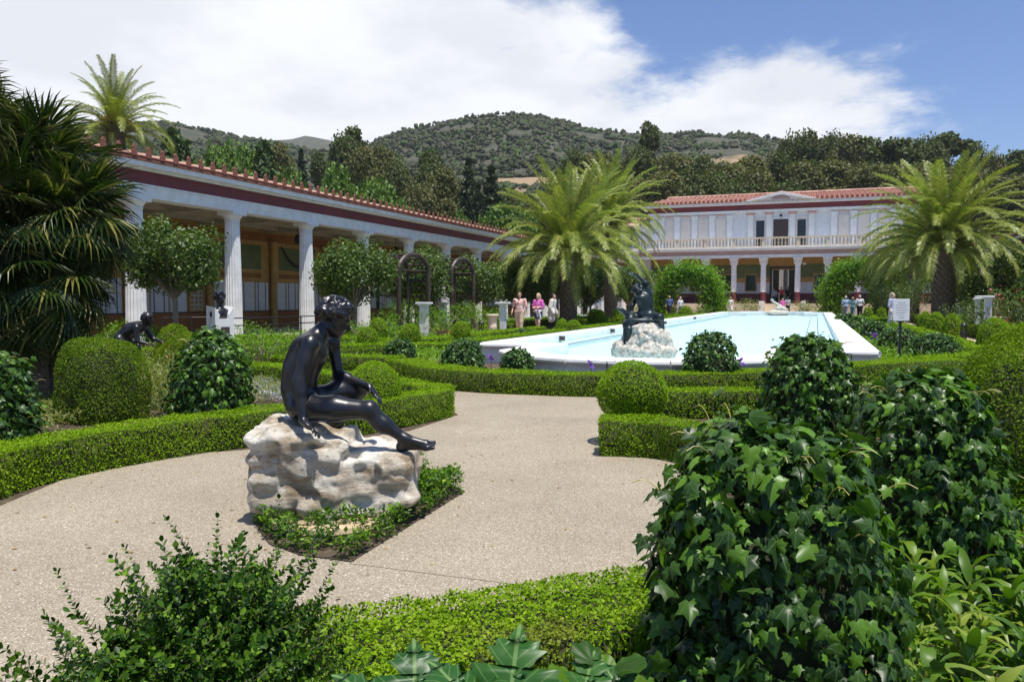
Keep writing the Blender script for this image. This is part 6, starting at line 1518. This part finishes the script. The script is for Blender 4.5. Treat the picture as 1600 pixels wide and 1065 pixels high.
person(1393.5, 38.5, 1.76, toc(0)+35, 'woman in a white and blue sleeveless top and white trousers behind the notice board', SKIN2, (.34,.28,.22), mk('white_blue_print', (.66,.67,.74), (.22,.28,.55), .7, 16), wht, vox=.02, long_hair=True, bulk=.95)
person(1321, 66, 1.72, 10, 'man in a pale blue shirt and grey trousers seen from behind, leftmost of three', SKIN, (.55,.50,.46), ltb, greyc, vox=.026, bulk=1.1)
person(1332, 65, 1.64, -10, 'person in a long teal top between the two men on the gravel path', SKIN2, (.25,.18,.12), teal, teal, vox=.026, long_hair=True, bulk=1.1)
person(1343, 64, 1.78, 0, 'man in a white shirt and black trousers seen from behind on the gravel path', SKIN, (.5,.46,.42), wht, black, vox=.026, bulk=1.12)
person(1289.5, 76, 1.72, 15, 'person in navy standing beside the vine covered arch', SKIN, (.03,.02,.02), navy, black, vox=.034)
person(1222.5, 74, 1.58, 200, 'girl in a pink dress at the foot of the villa steps', SKIN2, (.10,.06,.04), pink, pink, vox=.034, dress=True, long_hair=True)
person(1230.5, 76, 1.70, 20, 'person in dark grey near the foot of the villa steps', SKIN, (.02,.02,.02), greyc, black, vox=.034)
person(1220, 83.0, 1.70, 190, 'person in a red top at the head of the villa steps', SKIN, (.02,.02,.02), redc, black, vox=.034, z=1.05)
person(1209, 82.2, 1.70, 170, 'person in grey standing left on the villa steps', SKIN, (.10,.07,.05), greyc, denim, vox=.034, z=.88)
person(1230.5, 83.3, 1.70, 160, 'dark dressed person by the right jamb of the villa door', SKIN, (.02,.02,.02), black, black, vox=.034, z=1.05)
person(1141, 74, 1.70, 190, 'person in white by the villa forecourt', SKIN, (.03,.02,.02), wht, wht, vox=.034)
person(934, 68, 1.7, 180, 'person in a light shirt walking in the colonnade shade', SKIN, (.05,.04,.03), ltb, greyc, vox=.034)
person(982, 72, 1.7, 180, 'person in blue under the far colonnade', SKIN, (.05,.04,.03), navy, black, vox=.034)

# ================================================================== SMALLER BRONZES, PLINTHS
# bust on a tall white plinth
bd = 14.0; bc = Vector((*dpos(344, bd), 0)); root = thing('bust_plinth', bc, 'tall white plinth with raised shoulders and a dark plaque, holding a bronze bust', 'plinth', None, R(66))
h1 = EYE - (478-468)*bd/F; mb = MB(M_white); w_ = .17
mb.prism([(-w_,-w_),(w_,-w_),(w_,w_),(-w_,w_)], 0, h1-.22)
V = [(-w_,-w_,h1-.218),(w_,-w_,h1-.218),(w_,w_,h1-.218),(-w_,w_,h1-.218),(-w_,-w_+.05,h1-.02),(-w_,w_,h1+.01),(w_,w_,h1+.01),(w_,-w_+.05,h1-.02),(-w_+.13,-w_,h1-.12),(w_-.13,-w_,h1-.12)]
mb.add([(-w_,-w_,h1-.218),(-w_+.07,-w_,h1-.218),(-w_+.09,-w_,h1-.15),(-w_,-w_,h1-.02),(-w_,w_,h1-.218),(-w_+.09,w_,h1-.218),(-w_+.09,w_,h1-.15),(-w_,w_,h1+.01)], [(0,1,2,3),(5,4,7,6),(0,3,7,4),(1,5,6,2),(3,2,6,7)])
mb.add([(w_,-w_,h1-.218),(w_-.09,-w_,h1-.218),(w_-.09,-w_,h1-.15),(w_,-w_,h1-.02),(w_,w_,h1-.218),(w_-.09,w_,h1-.218),(w_-.09,w_,h1-.15),(w_,w_,h1+.01)], [(3,2,1,0),(4,5,6,7),(0,4,7,3),(2,6,5,1),(2,3,7,6)])
mb.build('shaft', root); MB(M_line).box(-.065,.085,-w_-.012,-w_-.001,h1-.52,h1-.36).build('plaque', root)
S_ = []; q = np.array((bc.x, bc.y, h1-.14))
fb = Vector((.93, -.30, 0))
S_ += [ell(q+(0,0,.0), (.12,.19,.12), rotm(fb, (0,0,1)), .04), cap(q+(0,0,.05), q+(0,0,.17), .055,.052,.03)]; head(S_, q+(0,0,.27), fb, (0,0,1), .98, 'curls', 8, .02)
tag(obj('bronze_bust', sdf_mesh('bronze_bust', S_, .012, M_bronze)), 'dark bronze bust of a man on the tall white plinth', 'bust')
# crouching wrestler
cd = 15.0; JC = lambda px, py, b=0.: J(px, py, b, cd); S_ = []
S_ += [cap(JC(190,527,0), JC(204,516,0), .13, .13, .08), cap(JC(204,516,0), JC(216,511,0), .135, .12, .08), cap(JC(219,511,-.14), JC(219,511,.15), .07,.07,.06), cap(JC(220,510,0), JC(228,504,0), .06,.055,.04),
       cap(JC(220,512,-.17), JC(222,532,-.2), .055,.043,.03), cap(JC(222,532,-.2), JC(238,537,-.15), .042,.028,.03), cap(JC(220,512,.17), JC(232,530,.2), .055,.043,.03), cap(JC(232,530,.2), JC(244,534,.15), .042,.028,.03),
       cap(JC(190,530,-.1), JC(204,548,-.14), .10,.075,.05), cap(JC(204,548,-.14), JC(194,570,-.14), .07,.045,.04), cap(JC(190,530,.1), JC(208,546,.14), .10,.075,.05), cap(JC(208,546,.14), JC(204,572,.14), .07,.045,.04)]
head(S_, JC(231,500,0), RGT3 + Vector((0,0,-.15)), (0,0,1), 1.0, 'curls', 5, .02); hand(S_, JC(238,537,-.15), RGT3, (0,0,-1), FWD3, 1.0, .3); hand(S_, JC(244,534,.15), RGT3, (0,0,-1), -FWD3, 1.0, .3)
for b in (-.14, .14): foot(S_, JC(197 if b < 0 else 206, 572, b), RGT3, (0,0,1), 1.0, toes=False)
z_ = JC(200,578)[2]
tag(obj('bronze_statue', sdf_mesh('crouching_bronze', S_, .014, M_bronze)), 'black bronze athlete bending forward with outstretched arms among the box domes', 'statue')
pz = max(z_ - .02, .02); qq = JC(205,578); MBp = MB(M_cut).box(-.4,.4,-.35,.35,0,max(pz,.05),.01); tag(MBp.build('statue_base', None, (qq[0], qq[1], 0), rot=(0,0,YAW)), 'low stone block under the bending bronze athlete', 'plinth')
# herm between the palms
hd = 58; hb = Vector((*dpos(914, hd), 0)); S_ = [cap(hb+Vector((0,0,.5)), hb+Vector((0,0,1.0)), .16,.17,.05), cap(hb+Vector((0,0,1.0)), hb+Vector((0,0,1.32)), .20,.16,.08), ell(np.array(hb)+(0,0,1.5), (.12,.12,.15), None, .04)]
tag(obj('bronze_herm', sdf_mesh('herm', S_, .03, M_bronze)), 'small dark herm on a pale base between the palm trunks', 'statue')
tag(MB(M_white).box(-.35,.35,-.3,.3,0,.34,.01).build('herm_base', None, (hb.x, hb.y, 0)), 'pale stone base under the small dark herm', 'plinth')

# ================================================================== GARDEN FURNITURE
def pier(px, d, wpx, cap_l, cap_r, label, toppy=472, grp='white stone piers'):
    sc_ = d/F; c = Vector((*dpos(px, d), 0)); zt = EYE + (HZ-toppy)*sc_; root = thing('garden_pier', c, label, 'pier', grp, 0)
    w_ = wpx*sc_/2*.8; MB(M_white).box(-w_,w_,-w_,w_,0,zt-.12,.006).build('shaft', root); MB(M_white).box(-w_-.05,w_+.05,-w_-.05,w_+.05,zt-.118,zt-.07,.006).build('moulding', root)
    MB(M_white).box(-w_-cap_l,w_+cap_r,-w_-.10,w_+.10,zt-.068,zt,.01).build('cap', root)
pier(663, 27.5, 14, .10, .10, 'front white pier with a flat cap beside the box ball')
pier(692, 33, 12, .12, .12, 'white pier with a flat cap just behind the front one, before the farther trellis')
pier(786, 31.5, 10, .16, .16, 'slender white pier with a flat cap left of the man in the floral shirt')
pier(1543, 30, 12, .30, .06, 'white pier with an overhanging cap on the side of the rose bushes', 462)
pier(1527, 33, 8, .06, .2, 'white pier behind the red flowers, under the end of the overhanging cap', 465)
def lathe_thing(name, px, d, prof, m, label, cat, n=20, z=0.): return tag(MB(m).lathe(prof, n).build(name, None, (*dpos(px, d), z), True), label, cat)
root = thing('urn_pedestal', (*dpos(769, 33.5), 0), 'round sandstone pedestal with ring mouldings by the white piers', 'pedestal')
MB(M_stoneb).lathe([(.24,0),(.24,.08),(.20,.11),(.19,.62),(.21,.68),(.20,.72)], 24).build('drum', root, None, True)
for z in (.18,.24,.30): MB(M_stoneb).lathe([(.19,z-.015),(.208,z),(.19,z+.015)], 24).build('ring', root, None, True)
MB(M_stoneb).lathe([(.20,.722),(.27,.76),(.28,.80),(.27,.84),(.10,.845)], 24).build('top', root, None, True)
for px, d, lb in ((752,31,'small dark dome-topped path light left of the sandstone pedestal'), (1506,28.5,'small dark path lantern right of the three box balls')):
    root = thing('path_light', (*dpos(px, d), 0), lb, 'light'); MB(M_iron).lathe([(.11,0),(.11,.30),(.10,.32)], 14).build('base', root)
    for q in range(6): MB(M_iron).tube([(.09*math.cos(q*1.047),.09*math.sin(q*1.047),.32),(.09*math.cos(q*1.047),.09*math.sin(q*1.047),.5)], .012, 5).build('bar', root)
    MB(M_iron).lathe([(.125,.502),(.12,.54),(.08,.60),(.01,.63)], 14).build('hood', root, None, True)
root = thing('stone_planter', (*dpos(1558, 31), 0), 'pale beige box planter beside the white pier near the roses', 'planter'); MB(M_bal).box(-.25,.25,-.25,.25,0,.72,.02).build('body', root); MB(M_bal).box(-.29,.29,-.29,.29,.722,.80,.015).build('rim', root)
root = thing('clay_pot', (*dpos(694, 27.8), 0), 'terracotta bowl among the shrubs right of the front white pier', 'pot'); MB(M_terra).lathe([(.15,0),(.26,.28),(.29,.30),(.29,.36),(.25,.36),(.22,.30)], 20).build('bowl', root)
# bronze trellises
def trellis(px, d, toppy, W, L, label, s=1.0):
    zt = EYE + (HZ-toppy)*d/F; c = Vector((*dpos(px, d), 0)); root = thing('bronze_trellis', c, label, 'trellis', 'bronze trellis arches'); ax_ = Vector((-.98,.17,0)); pl = Vector((.17,.98,0))
    r = W/2; vr = .62; zs = zt - vr
    def arch(o_, rad, nm):
        pts = [o_ - pl*r, o_ - pl*r + Vector((0,0,zs))] + [o_ - pl*r*math.cos(q*math.pi/14) + Vector((0,0,zs + vr*math.sin(q*math.pi/14))) for q in range(1,14)] + [o_ + pl*r + Vector((0,0,zs)), o_ + pl*r]
        MB(M_trellis).tube(pts, rad, 8).build(nm, root)
    arch(Vector((0,0,0)), .085, 'front_arch'); arch(ax_*L, .065, 'back_arch')
    for q in range(0, 15, 2):
        a = q*math.pi/14; p = -pl*r*math.cos(a) + Vector((0,0,zs + vr*math.sin(a))); MB(M_trellis).tube([p, p + ax_*L], .045, 6).build('purlin', root)
        if q < 14:
            a2 = (q+2)*math.pi/14; p2 = -pl*r*math.cos(a2) + Vector((0,0,zs + vr*math.sin(a2)))
            for j in range(3): MB(M_trellis).tube([p + ax_*L*j/3, p2 + ax_*L*(j+1)/3], .026, 5).build('lattice_bar', root)
    for z in (.9, 1.6, 2.15):
        if z < zs:
            for s_ in (-1, 1): MB(M_trellis).tube([pl*r*s_ + Vector((0,0,z)), pl*r*s_ + ax_*L + Vector((0,0,z))], .03, 6).build('side_rail', root)
    for s_ in (-1, 1):
        for j in range(6): z = .3+j*.35; MB(M_trellis).tube([pl*r*s_ + Vector((0,0,z)), pl*r*s_ + ax_*L + Vector((0,0,z+.35))], .014, 5).build('lattice_bar', root)
    MB(M_trellis).tube([-pl*r + Vector((0,0,zs+.05)), pl*r + Vector((0,0,zs+.05))], .03, 6).build('tie_bar', root); MB(M_trellis).tube([-pl*r*.8 + Vector((0,0,zs+vr*.55)), pl*r*.8 + Vector((0,0,zs+vr*.55))], .025, 6).build('tie_bar', root)
trellis(647, 29, 398, 1.75, .95, 'nearer dark bronze arched trellis over the shrubs, left of the white piers')
trellis(723, 33, 405, 1.6, .95, 'farther dark bronze arched trellis behind the white piers')
# railing along the colonnade
rl = [dpos(360, 21.5), dpos(425, 22.5), dpos(470, 24), dpos(500, 25)]
root = thing('iron_railing', (*rl[0], 0), 'thin black iron railing in front of the colonnade behind the seated bronze', 'railing')
base = Vector((*rl[0], 0))
for i, p in enumerate(rl):
    MB(M_iron).tube([Vector((*p,0))-base, Vector((*p,.95))-base], .022, 6).build('post', root)
for z in (.95, .75):
    for a, b in zip(rl[:-1], rl[1:]): MB(M_iron).tube([Vector((*a,z))-base, Vector((*b,z))-base], .018, 6).build('rail', root)
rl2 = [dpos(255, 22), dpos(300, 22.6), dpos(322, 22.8)]; base2 = Vector((*rl2[0], 0)); root = thing('iron_railing', base2, 'short black iron railing behind the nearest round-headed tree trunk', 'railing')
for p in rl2: MB(M_iron).tube([Vector((*p,0))-base2, Vector((*p,.95))-base2], .022, 6).build('post', root)
for a, b in zip(rl2[:-1], rl2[1:]): MB(M_iron).tube([Vector((*a,.95))-base2, Vector((*b,.95))-base2], .018, 6).build('rail', root)
# notice board
nd = 15.9; root = thing('notice_board', (*dpos(1408, nd), 0), 'white notice board with grey lines of print on a dark post', 'sign', None, YAW + R(6)); ns = nd/F
zb, zt = EYE - 33*ns, EYE + 1*ns; wS = 13*ns
MB(M_sign).box(-wS,wS,-.012,.012,zb,zt,.004).build('board', root); MB(M_iron).tube([(0,.03,0),(0,.03,zb+.2)], .028, 8).build('post', root); MB(M_iron).box(-.07,.07,.014,.05,zb-.03,zb+.12).build('bracket', root)
for i, (a, b) in enumerate(((-.5,.45),(-.7,.7),(-.75,.6),(-.6,.75),(-.72,.5),(-.45,.3),(-.3,.35))):
    z = zt - .075 - i*.050; x = a*wS; 
    while x < b*wS: l_ = min(.018+.03*random.random(), b*wS-x+.004); MB(M_ink).box(x, x+l_, -.0145, -.0125, z, z+.010).build('print_line', root); x += l_+.010
root = thing('label_stand', (*dpos(949, 12.75), 0), 'small tilted label plate on a thin post before the pool wall', 'sign', None, YAW)
z = EYE - 93*12.75/F; mb = MB(M_sign); mb.add([(-.105,-.03,z-.035),(.105,-.03,z-.035),(.105,.05,z+.035),(-.105,.05,z+.035),(-.105,-.026,z-.045),(.105,-.026,z-.045),(.105,.054,z+.025),(-.105,.054,z+.025)], [(0,1,2,3),(7,6,5,4),(0,4,5,1),(1,5,6,2),(2,6,7,3),(3,7,4,0)]); mb.build('plate', root)
MB(M_iron).tube([(0,.02,0),(0,.02,z-.02)], .010, 6).build('post', root)
# irises
for px, py, d, lb in ((767,559,14.2,'purple iris at the corner of the pool between two ivy mounds'), (923,569,12.75,'purple iris left of the small label plate'), (1157,566,12.6,'purple iris beside the round ivy mound by the pool'), (1366,527,22,'purple iris in the ivy row along the pool')):
    p = D(px, py, d); root = thing('iris', (p.x, p.y, 0), lb, 'flower', 'purple irises'); MB(M_lily).tube([(0,0,0),(.01,0,p.z*.5),(0,0,p.z)], .006, 5).build('stem', root)
    P = np.tile(np.array((0,0,p.z)), (7,1)); a = np.arange(7)*.9; tip = np.stack([np.cos(a), np.sin(a), np.where(np.arange(7) % 2, 1.1, -.6)], -1); N = np.cross(tip, np.stack([-np.sin(a), np.cos(a), 0*a], -1))
    obj('petals', leaf_mesh('petals', P, N, .095*(1 if d < 20 else 1.5), M_purple, (np.array([(0,0,0),(.38,.45,.1),(.2,.9,0),(-.2,.9,0),(-.38,.45,.1)]), np.array([(0,1,2),(0,2,3),(0,3,4)])), tip, .1), root)
    for s_ in (-.2, .3): obj('strap_leaf', ME_STRAP[0], root, (s_*.1, 0, 0), (s_, 0, s_*9), 2.0)
HV = MB(M_sign); HV.box(-3100, 3100, -700, 3100, -1.05, 420)
hz_ = bpy.data.materials.new('haze_air'); hz_.use_nodes = True; ht = NT(hz_.node_tree); ht.n.clear()
pv = ht.node('ShaderNodeVolumePrincipled', Color=(.86, .92, 1.0), Density=.00013); ht.l.new(pv.outputs[0], ht.node('ShaderNodeOutputMaterial').inputs['Volume'])
HV.mats = [hz_]; tag(HV.build('haze'), 'thin pale summer haze over the whole garden and hills', 'haze', kind='stuff')
print('leaves', NLEAF[0], 'tris', sum(len(m.polygons) for m in bpy.data.meshes if m.users))
